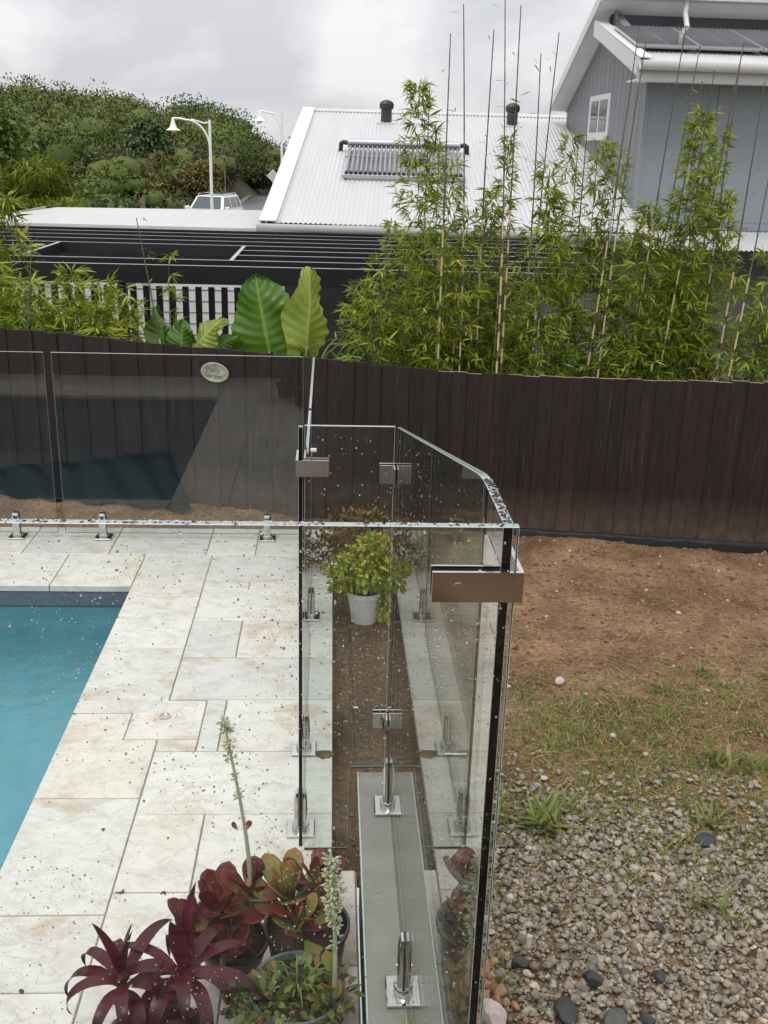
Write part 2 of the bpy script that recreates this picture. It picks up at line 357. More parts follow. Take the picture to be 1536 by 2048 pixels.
def travertine():
    m = bpy.data.materials.new('travertine'); m.use_nodes = True; t = m.node_tree; N = t.nodes; L = t.links
    p = N['Principled BSDF']; p.inputs['Specular IOR Level'].default_value = 0.5
    tcn = N.new('ShaderNodeTexCoord'); oi = N.new('ShaderNodeObjectInfo')
    mu = N.new('ShaderNodeMath'); mu.operation = 'MULTIPLY'; mu.inputs[1].default_value = 91.7; L.new(oi.outputs['Random'], mu.inputs[0])
    cb = N.new('ShaderNodeCombineXYZ'); L.new(mu.outputs[0], cb.inputs[0]); L.new(mu.outputs[0], cb.inputs[2])
    ad = N.new('ShaderNodeVectorMath'); ad.operation = 'ADD'; L.new(tcn.outputs['Object'], ad.inputs[0]); L.new(cb.outputs[0], ad.inputs[1])
    def nz_(scale, det, rough, dist=0.0, st=(1, 1, 1)):
        mp_ = N.new('ShaderNodeMapping'); mp_.inputs['Scale'].default_value = st; L.new(ad.outputs[0], mp_.inputs[0])
        n = N.new('ShaderNodeTexNoise'); n.inputs['Scale'].default_value = scale; n.inputs['Detail'].default_value = det; n.inputs['Roughness'].default_value = rough; n.inputs['Distortion'].default_value = dist
        L.new(mp_.outputs[0], n.inputs['Vector']); return n.outputs['Fac']
    def ramp(src, stops):
        r = N.new('ShaderNodeValToRGB'); e = r.color_ramp.elements
        e[0].position, e[0].color = stops[0][0], (*stops[0][1], 1); e[1].position, e[1].color = stops[-1][0], (*stops[-1][1], 1)
        for q, c in stops[1:-1]: x = e.new(q); x.color = (*c, 1)
        L.new(src, r.inputs[0]); return r.outputs[0]
    def mix(fac, a, b, bt='MIX'):
        x = N.new('ShaderNodeMixRGB'); x.blend_type = bt
        if isinstance(fac, float): x.inputs[0].default_value = fac
        else: L.new(fac, x.inputs[0])
        for k, s in ((1, a), (2, b)):
            if isinstance(s, tuple): x.inputs[k].default_value = (*s, 1)
            else: L.new(s, x.inputs[k])
        return x.outputs[0]
    base = ramp(nz_(7.5, 10, 0.74, 0.9, (1, 1.8, 1)), [(0.30, (0.48, 0.465, 0.43)), (0.5, (0.655, 0.64, 0.60)), (0.70, (0.72, 0.71, 0.68))])
    # the slabs differ: some greyer, some creamier
    tone = ramp(oi.outputs['Random'], [(0.0, (0.84, 0.86, 0.87)), (0.35, (1.0, 0.99, 0.97)), (0.65, (1.03, 1.02, 0.99)), (1.0, (0.97, 0.92, 0.87))])
    c = mix(1.0, base, tone, 'MULTIPLY')
    st = ramp(nz_(3.4, 9, 0.72, 0.5), [(0.52, (0, 0, 0)), (0.66, (1, 1, 1))])
    c = mix(st, c, mix(0.66, c, (0.44, 0.31, 0.18)))
    gy = ramp(nz_(9, 9, 0.7, 0.4), [(0.54, (0, 0, 0)), (0.70, (1, 1, 1))])
    c = mix(gy, c, mix(0.45, c, (0.40, 0.385, 0.36)))
    # fine dark veins
    vn = ramp(nz_(3.2, 5, 0.55, 1.6), [(0.488, (0, 0, 0)), (0.497, (1, 1, 1)), (0.506, (0, 0, 0))])
    c = mix(vn, c, mix(0.5, c, (0.36, 0.30, 0.23)))
    pt = ramp(nz_(160, 3, 0.5), [(0.66, (0, 0, 0)), (0.74, (1, 1, 1))])
    c = mix(pt, c, mix(0.35, c, (0.36, 0.31, 0.25)))
    L.new(c, p.inputs['Base Color'])
    rg = N.new('ShaderNodeMapRange'); rg.inputs[3].default_value = 0.22; rg.inputs[4].default_value = 0.6
    L.new(nz_(3.5, 5, 0.6), rg.inputs[0]); L.new(rg.outputs[0], p.inputs['Roughness'])
    bp = N.new('ShaderNodeBump'); bp.inputs['Strength'].default_value = 0.15; bp.inputs['Distance'].default_value = 0.004
    L.new(nz_(60, 5, 0.6), bp.inputs['Height']); L.new(bp.outputs[0], p.inputs['Normal'])
    return m
M['travertine'] = travertine()

def watermat():
    m = bpy.data.materials.new('pool_water'); m.use_nodes = True; t = m.node_tree; N = t.nodes; L = t.links
    N.remove(N['Principled BSDF'])
    tr = N.new('ShaderNodeBsdfTransparent'); tr.inputs[0].default_value = (0.60, 0.83, 0.865, 1)
    gl = N.new('ShaderNodeBsdfGlossy'); gl.inputs['Roughness'].default_value = 0.02
    fr = N.new('ShaderNodeFresnel'); fr.inputs['IOR'].default_value = 1.33
    tcn = N.new('ShaderNodeTexCoord'); n = N.new('ShaderNodeTexNoise'); n.inputs['Scale'].default_value = 14; n.inputs['Detail'].default_value = 4
    L.new(tcn.outputs['Object'], n.inputs['Vector'])
    bp = N.new('ShaderNodeBump'); bp.inputs['Strength'].default_value = 0.28; bp.inputs['Distance'].default_value = 0.02
    L.new(n.outputs['Fac'], bp.inputs['Height']); L.new(bp.outputs[0], gl.inputs['Normal']); L.new(bp.outputs[0], fr.inputs['Normal'])
    ms = N.new('ShaderNodeMixShader'); L.new(fr.outputs[0], ms.inputs[0]); L.new(tr.outputs[0], ms.inputs[1]); L.new(gl.outputs[0], ms.inputs[2])
    L.new(ms.outputs[0], N['Material Output'].inputs[0]); return m
M['water'] = watermat()
M['pool_liner'] = mat('pool_plaster', (0.36, 0.58, 0.655), 0.55, var=0.28, scale=5, bump=0.1, col2=(0.30, 0.49, 0.53))

def dropmat():
    m = bpy.data.materials.new('raindrop'); m.use_nodes = True; N = m.node_tree.nodes; L = m.node_tree.links
    N.remove(N['Principled BSDF'])
    g = N.new('ShaderNodeBsdfGlass'); g.inputs['IOR'].default_value = 1.33; g.inputs['Roughness'].default_value = 0.0
    L.new(g.outputs[0], N['Material Output'].inputs[0]); return m
M['drop'] = dropmat()

# ================================================================== THE SETTING
def fence_y(x): return 6.47 - 0.19 * x
def sstep(a, b, t):
    t = min(1, max(0, (t - a) / (b - a))); return t * t * (3 - 2 * t)
def ground_h(x, y):
    d = y - fence_y(x)
    z = -0.12 if d < 0.2 else -0.12 - 1.2 * sstep(0.2, 1.6, d)
    z -= 0.3 * sstep(30, 44, y)
    return z + 0.05 * mnoise.noise(Vector((x * 0.3, y * 0.3, 0)))
def grid_mesh(name, xs, ys, hf, m, skip=None, tone=None, smooth=True):
    idx = {}; V = []; F = []; T = []
    for i, x in enumerate(xs):
        for j, y in enumerate(ys):
            idx[i, j] = len(V); V.append((x, y, hf(x, y)))
            if tone: T.append(tone(x, y))
    for i in range(len(xs) - 1):
        for j in range(len(ys) - 1):
            if skip and skip((xs[i] + xs[i + 1]) / 2, (ys[j] + ys[j + 1]) / 2): continue
            F.append((idx[i, j], idx[i + 1, j], idx[i + 1, j + 1], idx[i, j + 1]))
    me = bpy.data.meshes.new(name); me.from_pydata(V, [], F); me.materials.append(m)
    if smooth: me.polygons.foreach_set('use_smooth', [True] * len(F))
    if tone:
        a = me.attributes.new('tone', 'FLOAT', 'POINT'); a.data.foreach_set('value', T)
    return link(name, me)

M['lawn'] = mat('distant_ground', (0.10, 0.11, 0.045), 0.95, col2=(0.14, 0.105, 0.06), scale=0.6, bump=0.5, bscale=8)
M['scrub_floor'] = mat('scrub_floor', (0.055, 0.06, 0.028), 0.95, col2=(0.09, 0.07, 0.045), scale=0.5, bump=0.6, bscale=5)
xs = sorted(set([-400, -250, -150, -100, -70, -50, -35, -25, -18, -12, -9] + [round(-7 + 0.7 * i, 2) for i in range(24)] + [12, 15, 20, 30, 50, 80, 130, 220, 400]))
ys = sorted(set([-400, -200, -90, -40, -20, -9] + [round(-5 + 1.0 * i, 2) for i in range(10)] + [round(5 + 0.3 * i, 2) for i in range(20)] + [12, 14, 17, 20, 24, 28, 32, 36, 40, 44, 48, 52, 58, 66, 76, 90, 110, 140, 200, 300, 600]))
gr = grid_mesh('ground', xs, ys, ground_h, M['lawn'], skip=lambda x, y: -5.0 < x < 7.0 and -4.5 < y < 6.2)
struct(gr)

# hill behind the street on the left
CREST = [(-120, 4.0), (-60, 4.4), (-34, 4.2), (-23.6, 3.9), (-15.7, 3.2), (-10.6, 2.5), (-4.7, 0.4), (2, -1.0), (12, -1.6)]
def crest(x):
    for (a, za), (b, zb) in zip(CREST, CREST[1:]):
        if a <= x <= b: return za + (zb - za) * (x - a) / (b - a)
    return CREST[0][1] if x < CREST[0][0] else CREST[-1][1]
def hill_h(x, y):
    e = x + 0.21 * (y - 95)           # fan out with distance
    st_ = 54 - 0.25 * (min(x, -8) + 8) + 34 * sstep(-9.5, -7.2, x)
    t = sstep(st_, 97 + 9 * sstep(-9.5, -7.2, x), y)
    return -1.68 + t * (crest(x) + 1.68) + 0.35 * mnoise.noise(Vector((x * 0.12, y * 0.12, 3.0))) * t
hill = struct(grid_mesh('hill', [-120 + 3 * i for i in range(44)], [40 + 3 * i for i in range(32)], hill_h, M['scrub_floor']))

# street: a road running away on the left with its kerb
road = MB()
road.poly([(-6.2, 54, -1.50), (-1.2, 54, -1.50), (-0.6, 130, -1.34), (-7.0, 130, -1.34)])
road.poly([(-30, 47, -1.52), (8, 47, -1.52), (8, 54, -1.50), (-30, 54, -1.50)])
struct(road.build('road', M['asphalt']))
kb = MB()
for k in range(1):
    kb.prism([(-6.38, 54.1), (-6.2, 54.1), (-7.0, 130), (-7.2, 130)], -1.7, -1.22)
struct(kb.build('kerb', M['concrete']))

# pool deck slab (joints between the pavers show its mortar)
sl = MB()
sl.box(-1.08, 0.016, 1.2, 6.17, -0.30, -0.008)
sl.box(-5.0, -1.082, 5.272, 6.17, -0.30, -0.008)
sl.box(-5.0, -1.082, 1.2, 2.12, -0.30, -0.008)
sl.box(0.018, 0.102, 1.2, 2.868, -0.30, -0.008)
deck = struct(sl.build('pool_deck', M['grout']))
def paver(poly):
    cx = sum(p[0] for p in poly) / len(poly); cyy = sum(p[1] for p in poly) / len(poly)
    bm = bmesh.new(); vs_ = [bm.verts.new((x - cx, y - cyy, 0)) for x, y in poly]
    f = bm.faces.new(vs_)
    if f.normal.z < 0: f.normal_flip()
    ret = bmesh.ops.extrude_face_region(bm, geom=[f])
    bmesh.ops.translate(bm, vec=(0, 0, -0.034), verts=[v for v in ret['geom'] if isinstance(v, bmesh.types.BMVert)])
    bmesh.ops.recalc_face_normals(bm, faces=bm.faces)
    top = [e for e in bm.edges if all(abs(v.co.z) < 1e-6 for v in e.verts)]
    bmesh.ops.bevel(bm, geom=top, offset=0.0025, segments=1, affect='EDGES')
    me = bpy.data.meshes.new('paver'); bm.to_mesh(me); bm.free(); me.materials.append(M['travertine'])
    o = link('paver', me, deck); o.location = (cx, cyy, R.uniform(-0.0012, 0.0012)); return o
g2 = 0.0028
def rect(x0, x1, y0, y1, el=0, eb=0): return [(x0 + g2 - el, y0 + g2 - eb), (x1 - g2, y0 + g2 - eb), (x1 - g2, y1 - g2), (x0 + g2 - el, y1 - g2)]
def row(xsj, y0, y1, eb=0):
    for a, b in zip(xsj, xsj[1:]): paver(rect(a, b, y0, y1, 0, eb))
row([-4.98, -4.3, -3.62, -3.05, -2.42, -1.83, -1.318, -0.74, -0.447, 0.022], 5.728, 6.18)
row([-4.98, -4.05, -3.35, -2.70, -2.08, -1.544, -1.097], 5.28, 5.728, 0.028)
row([-1.097, -0.70, 0.022], 5.325, 5.728)
CE = 0.0
for y0, y1 in ((5.126, 5.325), (4.515, 5.126), (3.901, 4.515), (2.669, 3.289), (2.351, 2.669), (1.78, 2.351), (1.22, 1.78)):
    paver(rect(-1.097, -0.70, y0, y1))
paver([(-1.097 + g2, 3.289 + g2), (-0.70 - g2, 3.289 + g2), (-0.70 - g2, 3.69), (-0.842, 3.69), (-0.842, 3.901 - g2), (-1.097 + g2, 3.901 - g2)])
sk = paver([(-0.838, 3.697), (-0.536, 3.697), (-0.536, 4.008), (-0.838, 4.008)])      # skimmer lid cut from the same stone
lid = MB().lathe([(0.0, 0.0), (0.022, 0.0), (0.024, 0.003), (0.016, 0.004), (0.013, 0.001), (0.0, 0.001)], n=20)
link('lifting_eye', lid.mesh('lifting_eye', M['steel_brush'], 40), sk, (-0.01, 0.02, 0.001))
row([-0.70, -0.446, 0.022], 5.226, 5.325)
row([-0.70, 0.022], 4.826, 5.226)
row([-0.70, -0.445, 0.022], 4.416, 4.826)
row([-0.70, 0.022], 4.016, 4.416)
row([-0.534, -0.446, 0.022], 3.603, 4.016)
paver(rect(-0.70, -0.534, 3.603, 3.694))
row([-0.70, 0.022], 3.186, 3.603)
row([-0.70, -0.447, 0.022], 2.768, 3.186)
row([-0.70, -0.10, 0.022], 2.40, 2.768); row([0.022, 0.100], 2.44, 2.872)
row([-0.70, -0.30, 0.022], 1.99, 2.40); row([0.022, 0.100], 1.99, 2.44)
row([-0.70, -0.45, 0.100], 1.60, 1.99); row([-0.70, 0.100], 1.22, 1.60)
row([-4.98, -4.3, -3.7, -3.0, -2.3, -1.7, -1.097], 1.76, 2.14)
row([-4.98, -4.0, -3.4, -2.7, -2.0, -1.5, -1.097], 1.22, 1.76)

# pool
pb = MB(); x0, x1, y0, y1, zt, zb = -4.9, -1.084, 2.125, 5.264, -0.0345, -1.25
prof = [(y1, zt), (y1, -0.30)] + [(y1 - 2.0 * (1 - math.cos(a * math.pi / 32)), -0.30 - 0.95 * math.sin(a * math.pi / 32)) for a in range(1, 17)] + [(y0 + 0.3, zb), (y0, zb + 0.25), (y0, zt)]
n = len(prof); pb.v = [(x0, y, z) for y, z in prof] + [(x1, y, z) for y, z in prof]
for k in range(n - 1): pb.f.append([k, k + 1, n + k + 1, n + k]); pb.m.append(0)
pb.f.append(list(range(n))); pb.f.append([n + k for k in range(n)][::-1]); pb.m += [0, 0]
basin = struct(pb.build('pool_basin', M['pool_liner'], smooth=30))
M['waterline'] = mat('waterline_mosaic', (0.13, 0.17, 0.215), 0.4, col2=(0.075, 0.105, 0.145), scale=90)
for q in (MB().box(x0, x1, y1 - 0.004, y1 - 0.001, -0.128, -0.036), MB().box(x1 - 0.004, x1 - 0.001, y0, y1 - 0.005, -0.128, -0.036), MB().box(x0, x1 - 0.005, y0 + 0.001, y0 + 0.004, -0.128, -0.036)): q.build('waterline_band', M['waterline'], basin)
pw = MB().poly([(x0, y0, -0.122), (x1, y0, -0.122), (x1, y1, -0.122), (x0, y1, -0.122)])
struct(pw.build('pool_water', M['water']))

# upper terrace that the photographer stands on, and the low capped retaining wall beside it
tr_ = MB().box(-6, 0.31, -4.5, 1.19, -0.30, 0.66)
terrace = struct(tr_.build('upper_terrace', mat('brown_decking', (0.105, 0.06, 0.04), 0.6, var=0.6, scale=12, stretch=(1, 9, 1))))
dm = mat('deck_board', (0.12, 0.07, 0.045), 0.55, var=0.5, scale=9, stretch=(1, 8, 1), objvar=0.3)
bme = MB().box(-3.15, 3.15, -0.0455, 0.0455, 0, 0.022, bev=0.003).mesh('deck_board', dm)
for k in range(59): link('deck_board', bme, terrace, (-2.85, 1.14 - k * 0.096, 0.6605))
rw = thing('retaining_wall', 'low wall with wide grey metal cap running under the side glass', 'wall', (0.204, 2.1, 0))
MB().box(-0.085, 0.085, -0.89, 0.915, -0.3, 0.268).build('wall', M['concrete'], rw)
cp = MB().prism([(-0.1, 0.235), (-0.1, 0.276), (-0.096, 0.280), (0.096, 0.280), (0.1, 0.276), (0.1, 0.235)], -0.9, 0.93, 'y')
cap = cp.build('metal_cap', M['gal'], rw)
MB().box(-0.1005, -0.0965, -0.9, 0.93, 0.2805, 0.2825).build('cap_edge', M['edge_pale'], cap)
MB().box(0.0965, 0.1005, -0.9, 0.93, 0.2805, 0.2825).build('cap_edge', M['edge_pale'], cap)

# ---- bare yard
def in_lot_solid(x, y):
    if y < 6.165 and x < 0.01: return True
    if y < 2.86 and x < 0.30: return True
    if y < 1.19 and x < 0.30: return True
    return y > fence_y(x) + 0.12
def yard_h(x, y):
    n = 0.018 * mnoise.noise(Vector((x * 2.2, y * 2.2, 0))) + 0.010 * mnoise.noise(Vector((x * 9, y * 9, 4))) + 0.006 * mnoise.noise(Vector((x * 26, y * 26, 7)))
    b = -0.035
    if y > 6.1: b += 0.07 * sstep(6.2, 6.9, y) * sstep(0.5, -1.5, x)
    if 0 < x < 0.5 and y > 2.8: b -= 0.02
    return b + n
def yard_tone(x, y):
    # 1 = dark garden soil in the bed beside the paving
    if y < 1.4: return 0.55 + 0.6 * mnoise.noise(Vector((x * 3, y * 3, 1)))
    return max(0, sstep(0.55, 0.2, x) * sstep(2.6, 2.8, y) * sstep(6.4, 5.4, y) * 0.9)
yx = [round(-4.98 + 0.08 * i, 3) for i in range(62)] + [round(0.0 + 0.026 * i, 3) for i in range(130)] + [round(3.42 + 0.12 * i, 3) for i in range(31)]
yy = [round(-4.5 + 0.3 * i, 3) for i in range(15)] + [round(0.0 + 0.1 * i, 3) for i in range(13)] + [round(1.3 + 0.026 * i, 3) for i in range(226)]
struct(grid_mesh('yard_soil', yx, yy, yard_h, M['soil'], skip=in_lot_solid, tone=yard_tone))

# ---- loose ground cover: gravel, clods, straw, grass
def ico(sub=1):
    bm = bmesh.new(); bmesh.ops.create_icosphere(bm, subdivisions=sub, radius=1)
    v = np.array([q.co[:] for q in bm.verts]); f = [[x.index for x in p.verts] for p in bm.faces]; bm.free(); return v, f
def rand_rot(n):
    q = NR.normal(size=(n, 4)); q /= np.linalg.norm(q, axis=1, keepdims=True); a, b, c, d = q.T
    return np.stack([1 - 2 * (c * c + d * d), 2 * (b * c - a * d), 2 * (b * d + a * c), 2 * (b * c + a * d), 1 - 2 * (b * b + d * d), 2 * (c * d - a * b), 2 * (b * d - a * c), 2 * (c * d + a * b), 1 - 2 * (b * b + c * c)], 1).reshape(-1, 3, 3)
def pebble_mesh(name, pts, sizes, tones, m, flat=0.65, sub=2, sphere_noise=0.22):
    V = []; loops = []; starts = []; T = []; base = 0; L0 = 0; lods = []
    for sb in (sub, 1):
      bv, bf = ico(sb); variants = []; lods.append((variants, len(bf), np.concatenate([np.array(f) for f in bf])))
      for k in range(14):
          off = Vector((k * 7.3, k * 1.7, 0))
          r = np.array([1 + sphere_noise * mnoise.noise(Vector(v) * 1.3 + off) * 1.6 + 0.10 * mnoise.noise(Vector(v) * 3.1 + off) for v in bv])
          variants.append(bv * r[:, None] * np.array([1.0, NR.uniform(0.62, 0.95), NR.uniform(flat * 0.75, flat * 1.1)]))
    Rz = rand_rot(len(pts)); ang = NR.uniform(0, 6.28, len(pts)); tilt = NR.normal(0, 0.35, (len(pts), 2))
    for i, p in enumerate(pts):
        variants, nf, bl = lods[0 if sizes[i] > 0.0088 or sub == 1 else 1]
        v = variants[i % 14] * sizes[i]
        c, s = math.cos(ang[i]), math.sin(ang[i]); v = v @ np.array([[c, s, 0], [-s, c, 0], [0, 0, 1]])
        a, b = tilt[i]; v = v @ np.array([[1, 0, 0], [0, math.cos(a), math.sin(a)], [0, -math.sin(a), math.cos(a)]]) @ np.array([[math.cos(b), 0, -math.sin(b)], [0, 1, 0], [math.sin(b), 0, math.cos(b)]])
        V.append(v + np.array(p)); T.append(np.full(len(v), tones[i]))
        loops.append(bl + base); starts.append(np.arange(nf) * 3 + L0); base += len(v); L0 += nf * 3
    return np_mesh(name, np.concatenate(V), np.concatenate(loops), np.concatenate(starts), m, np.concatenate(T), True)
def stonemat(name, stops, rough=0.75):
    m = bpy.data.materials.new(name); m.use_nodes = True; t = m.node_tree; N = t.nodes; L = t.links
    p = N['Principled BSDF']; p.inputs['Roughness'].default_value = rough; p.inputs['Specular IOR Level'].default_value = 0.35
    at = N.new('ShaderNodeAttribute'); at.attribute_name = 'tone'
    rr = N.new('ShaderNodeValToRGB'); rr.color_ramp.interpolation = 'LINEAR'; e = rr.color_ramp.elements
    e[0].position, e[0].color = stops[0][0], (*stops[0][1], 1); e[1].position, e[1].color = stops[-1][0], (*stops[-1][1], 1)
    for q, c in stops[1:-1]: x = e.new(q); x.color = (*c, 1)
    L.new(at.outputs['Fac'], rr.inputs[0])
    tcn = N.new('ShaderNodeTexCoord'); n = N.new('ShaderNodeTexNoise'); n.inputs['Scale'].default_value = 90; n.inputs['Detail'].default_value = 5
    L.new(tcn.outputs['Object'], n.inputs['Vector'])
    r2 = N.new('ShaderNodeMapRange'); r2.inputs[1].default_value = 0.3; r2.inputs[2].default_value = 0.7; r2.inputs[3].default_value = 0.6; r2.inputs[4].default_value = 1.2
    L.new(n.outputs['Fac'], r2.inputs[0]); hs = N.new('ShaderNodeHueSaturation'); L.new(r2.outputs[0], hs.inputs['Value']); L.new(rr.outputs[0], hs.inputs['Color'])
    L.new(hs.outputs[0], p.inputs['Base Color'])
    bp = N.new('ShaderNodeBump'); bp.inputs['Strength'].default_value = 0.35; bp.inputs['Distance'].default_value = 0.004; L.new(n.outputs['Fac'], bp.inputs['Height']); L.new(bp.outputs[0], p.inputs['Normal'])
    return m
M['gravel'] = stonemat('gravel', [(0.0, (0.022, 0.024, 0.028)), (0.055, (0.05, 0.05, 0.052)), (0.10, (0.14, 0.115, 0.085)), (0.5, (0.25, 0.21, 0.16)), (0.85, (0.36, 0.31, 0.24)), (0.95, (0.50, 0.45, 0.37)), (1.0, (0.42, 0.22, 0.10))])
M['clod'] = stonemat('soil_clod', [(0.0, (0.09, 0.055, 0.033)), (0.5, (0.24, 0.15, 0.09)), (0.88, (0.36, 0.235, 0.14)), (0.94, (0.30, 0.17, 0.085)), (1.0, (0.55, 0.47, 0.37))], 0.95)
def gravel_amount(x, y):
    # thick near the terrace, thinning out towards the grass and the bare soil
    lim = 3.30 - 0.30 * max(0, x - 0.9) + 0.35 * mnoise.noise(Vector((x * 1.6, y * 1.6, 9)))
    return sstep(lim + 0.45, lim - 0.35, y) * (0.35 + 0.65 * sstep(0.28, 0.62, x + 0.12 * mnoise.noise(Vector((x * 4, y * 4, 2))) + 0.5 * sstep(2.3, 2.7, y)))
pts = []; sz = []; tn = []
n_try = 0
while len(pts) < 16000 and n_try < 120000:
    n_try += 1
    x = R.uniform(0.32, 2.9); y = R.uniform(1.5, 3.7)
    lm_ = 0.42 + 0.42 * y + 0.2 * mnoise.noise(Vector((x * 2, y * 3, 6)))
    if x > lm_ and R.random() > math.exp(-(x - lm_) * 3.2): continue
    if R.random() > gravel_amount(x, y): continue
    s = min(0.019, max(0.006, R.lognormvariate(math.log(0.0084), 0.38)))
    pts.append((x, y, yard_h(x, y) + s * 0.30 + (R.random() ** 2) * 0.014)); sz.append(s)
    tn.append(R.betavariate(1.5, 1.7) * 0.8 + 0.11 if R.random() > 0.035 else R.choice([0.02, 0.06, 0.97, 0.93]))
for k in range(1500):
    x = R.uniform(0.33, 2.0); y = R.uniform(-2.6, 1.6); s = R.uniform(0.008, 0.024); pts.append((x, y, yard_h(x, y) + s * 0.3)); sz.append(s); tn.append(R.choice([0.03, 0.12, 0.2, 0.3, 0.5, 0.7]))
stuff(link('gravel', pebble_mesh('gravel', pts, sz, tn, M['gravel'], 0.52, sphere_noise=0.34)), 'loose grey and tan gravel spread over the yard in the foreground', 'gravel')
pts = []; sz = []; tn = []
for k in range(15000):
    x = R.uniform(0.02, 4.0); y = R.uniform(2.3, 6.3)
    if in_lot_solid(x, y) or y > fence_y(x) - 0.02: continue
    s = R.lognormvariate(math.log(0.0060), 0.50); s = min(s, 0.020)
    if x < 0.45: s *= 0.8
    pts.append((x, y, yard_h(x, y) + s * 0.15)); sz.append(s); tn.append(R.betavariate(2, 2) * 0.8 if R.random() > 0.02 else 1.0)
for k in range(260):       # orange clay lumps by the glass, near the terrace
    x = 0.36 + abs(R.gauss(0, 0.10)); y = R.uniform(1.7, 2.5); s = R.uniform(0.010, 0.026)
    pts.append((x, y, yard_h(x, y) + 0.018)); sz.append(s); tn.append(R.uniform(0.9, 0.95))
for k in range(2600):
    x = R.uniform(-4.5, 0.1); y = R.uniform(6.19, 7.2)
    if y > fence_y(x) - 0.02: continue
    s = R.uniform(0.004, 0.012); pts.append((x, y, yard_h(x, y) + s * 0.2)); sz.append(s); tn.append(R.betavariate(2, 2) * 0.9)
stuff(link('soil_clods', pebble_mesh('soil_clods', pts, sz, tn, M['clod'], 0.75, sub=1, sphere_noise=0.35)), 'small brown clods and crumbs of earth scattered over the bare yard', 'soil')

# blade template: narrow, bent, along +y
def blade(n=4, bend=0.5, w=0.06):
    v = []; f = []
    for k in range(n + 1):
        t = k / n; ww = w * (1 - t) ** 0.7 * (0.6 + 0.4 * min(1, t * 4)); yv = math.sin(t * bend) / max(bend, 1e-3); zv = -(1 - math.cos(t * bend)) / max(bend, 1e-3)
        if k == n: v.append((0, yv, zv))
        else: v += [(-ww, yv, zv + 0.25 * ww), (ww, yv, zv + 0.25 * ww)]
    for k in range(n - 1): f.append([2 * k, 2 * k + 1, 2 * k + 3, 2 * k + 2])
    f.append([2 * n - 2, 2 * n - 1, 2 * n]); return v, f
M['grass'] = leafmat('grass', (0.075, 0.11, 0.02), (0.19, 0.22, 0.05), (0.36, 0.29, 0.12), trans=0.3)
M['straw'] = leafmat('straw', (0.20, 0.125, 0.05), (0.42, 0.30, 0.13), rough=0.7, trans=0.1)
def scatter_blades(name, P, D, Ln, tones, m, bend=0.6, w=0.07):
    P = np.array(P); D = np.array(D); Ln = np.array(Ln)
    up = np.tile(np.array([0, 0, 1.0]), (len(P), 1)) + NR.normal(0, 0.05, (len(P), 3))
    v, f = blade(4, bend, w); return link(name, instanced(name, v, f, (frames(D, up) * Ln[:, None, None], P), m, np.array(tones)))
def grass_amount(x, y):
    g = mnoise.noise(Vector((x * 1.3 + 3, y * 1.3, 1))) * 0.5 + mnoise.noise(Vector((x * 5, y * 5, 2))) * 0.3
    a = sstep(4.55, 3.8, y + 0.5 * g - 0.12 * (x - 1.2)) * sstep(2.55, 3.0, y + 0.5 * g + 0.10 * (x - 1.2)) * sstep(0.55, 1.05, x + 0.4 * g)
    return max(0, min(1, a * (0.85 + 1.3 * g)))
P = []; D = []; Ln = []; T = []
while len(P) < 42000:
    x = R.uniform(0.5, 3.0); y = R.uniform(2.2, 4.6)
    if R.random() > grass_amount(x, y): continue
    for q in range(R.randint(2, 5)):
        a = R.uniform(0, 6.28); e = R.uniform(0.25, 1.3)
        P.append((x + R.gauss(0, 0.012), y + R.gauss(0, 0.012), yard_h(x, y) - 0.002)); D.append((math.cos(a) * math.cos(e), math.sin(a) * math.cos(e), math.sin(e)))
        Ln.append(R.uniform(0.016, 0.045)); T.append(min(1, R.betavariate(2, 1.6) * 0.7 + (0.35 if R.random() < 0.45 else 0.05)))
tufts = [(0.62, 3.18, 34, 0.17), (0.80, 3.14, 46, 0.20), (0.93, 3.22, 30, 0.15), (0.55, 3.02, 16, 0.10), (1.45, 3.15, 30, 0.13), (1.22, 3.02, 22, 0.11), (1.30, 2.98, 14, 0.10), (1.75, 3.03, 26, 0.14), (1.62, 3.55, 30, 0.16), (1.73, 3.5, 24, 0.16), (1.30, 2.66, 16, 0.17), (0.52, 2.42, 14, 0.16), (0.47, 2.35, 14, 0.11), (0.55, 2.75, 14, 0.09), (1.55, 4.15, 20, 0.12), (1.82, 4.35, 34, 0.10), (0.95, 3.9, 12, 0.06), (1.05, 2.86, 10, 0.07), (1.1, 2.5, 7, 0.06), (0.9, 2.3, 8, 0.06), (0.85, 2.15, 7, 0.07), (1.36, 2.4, 8, 0.06), (1.02, 4.7, 20, 0.05), (0.86, 2.62, 8, 0.06)]
for (x, y, n, h) in tufts:
    for q in range(n):
        a = R.uniform(0, 6.28); e = R.uniform(0.35, 1.45); P.append((x + R.gauss(0, 0.028), y + R.gauss(0, 0.028), yard_h(x, y)))
        D.append((math.cos(a) * math.cos(e), math.sin(a) * math.cos(e), math.sin(e))); Ln.append(h * R.uniform(0.35, 0.95)); T.append(R.uniform(0.25, 0.8) if R.random() > 0.1 else 0.95)
stuff(scatter_blades('yard_grass', P, D, Ln, T, M['grass']), 'patchy short green grass and weeds growing through gravel and soil', 'grass')
P = []; D = []; Ln = []; T = []
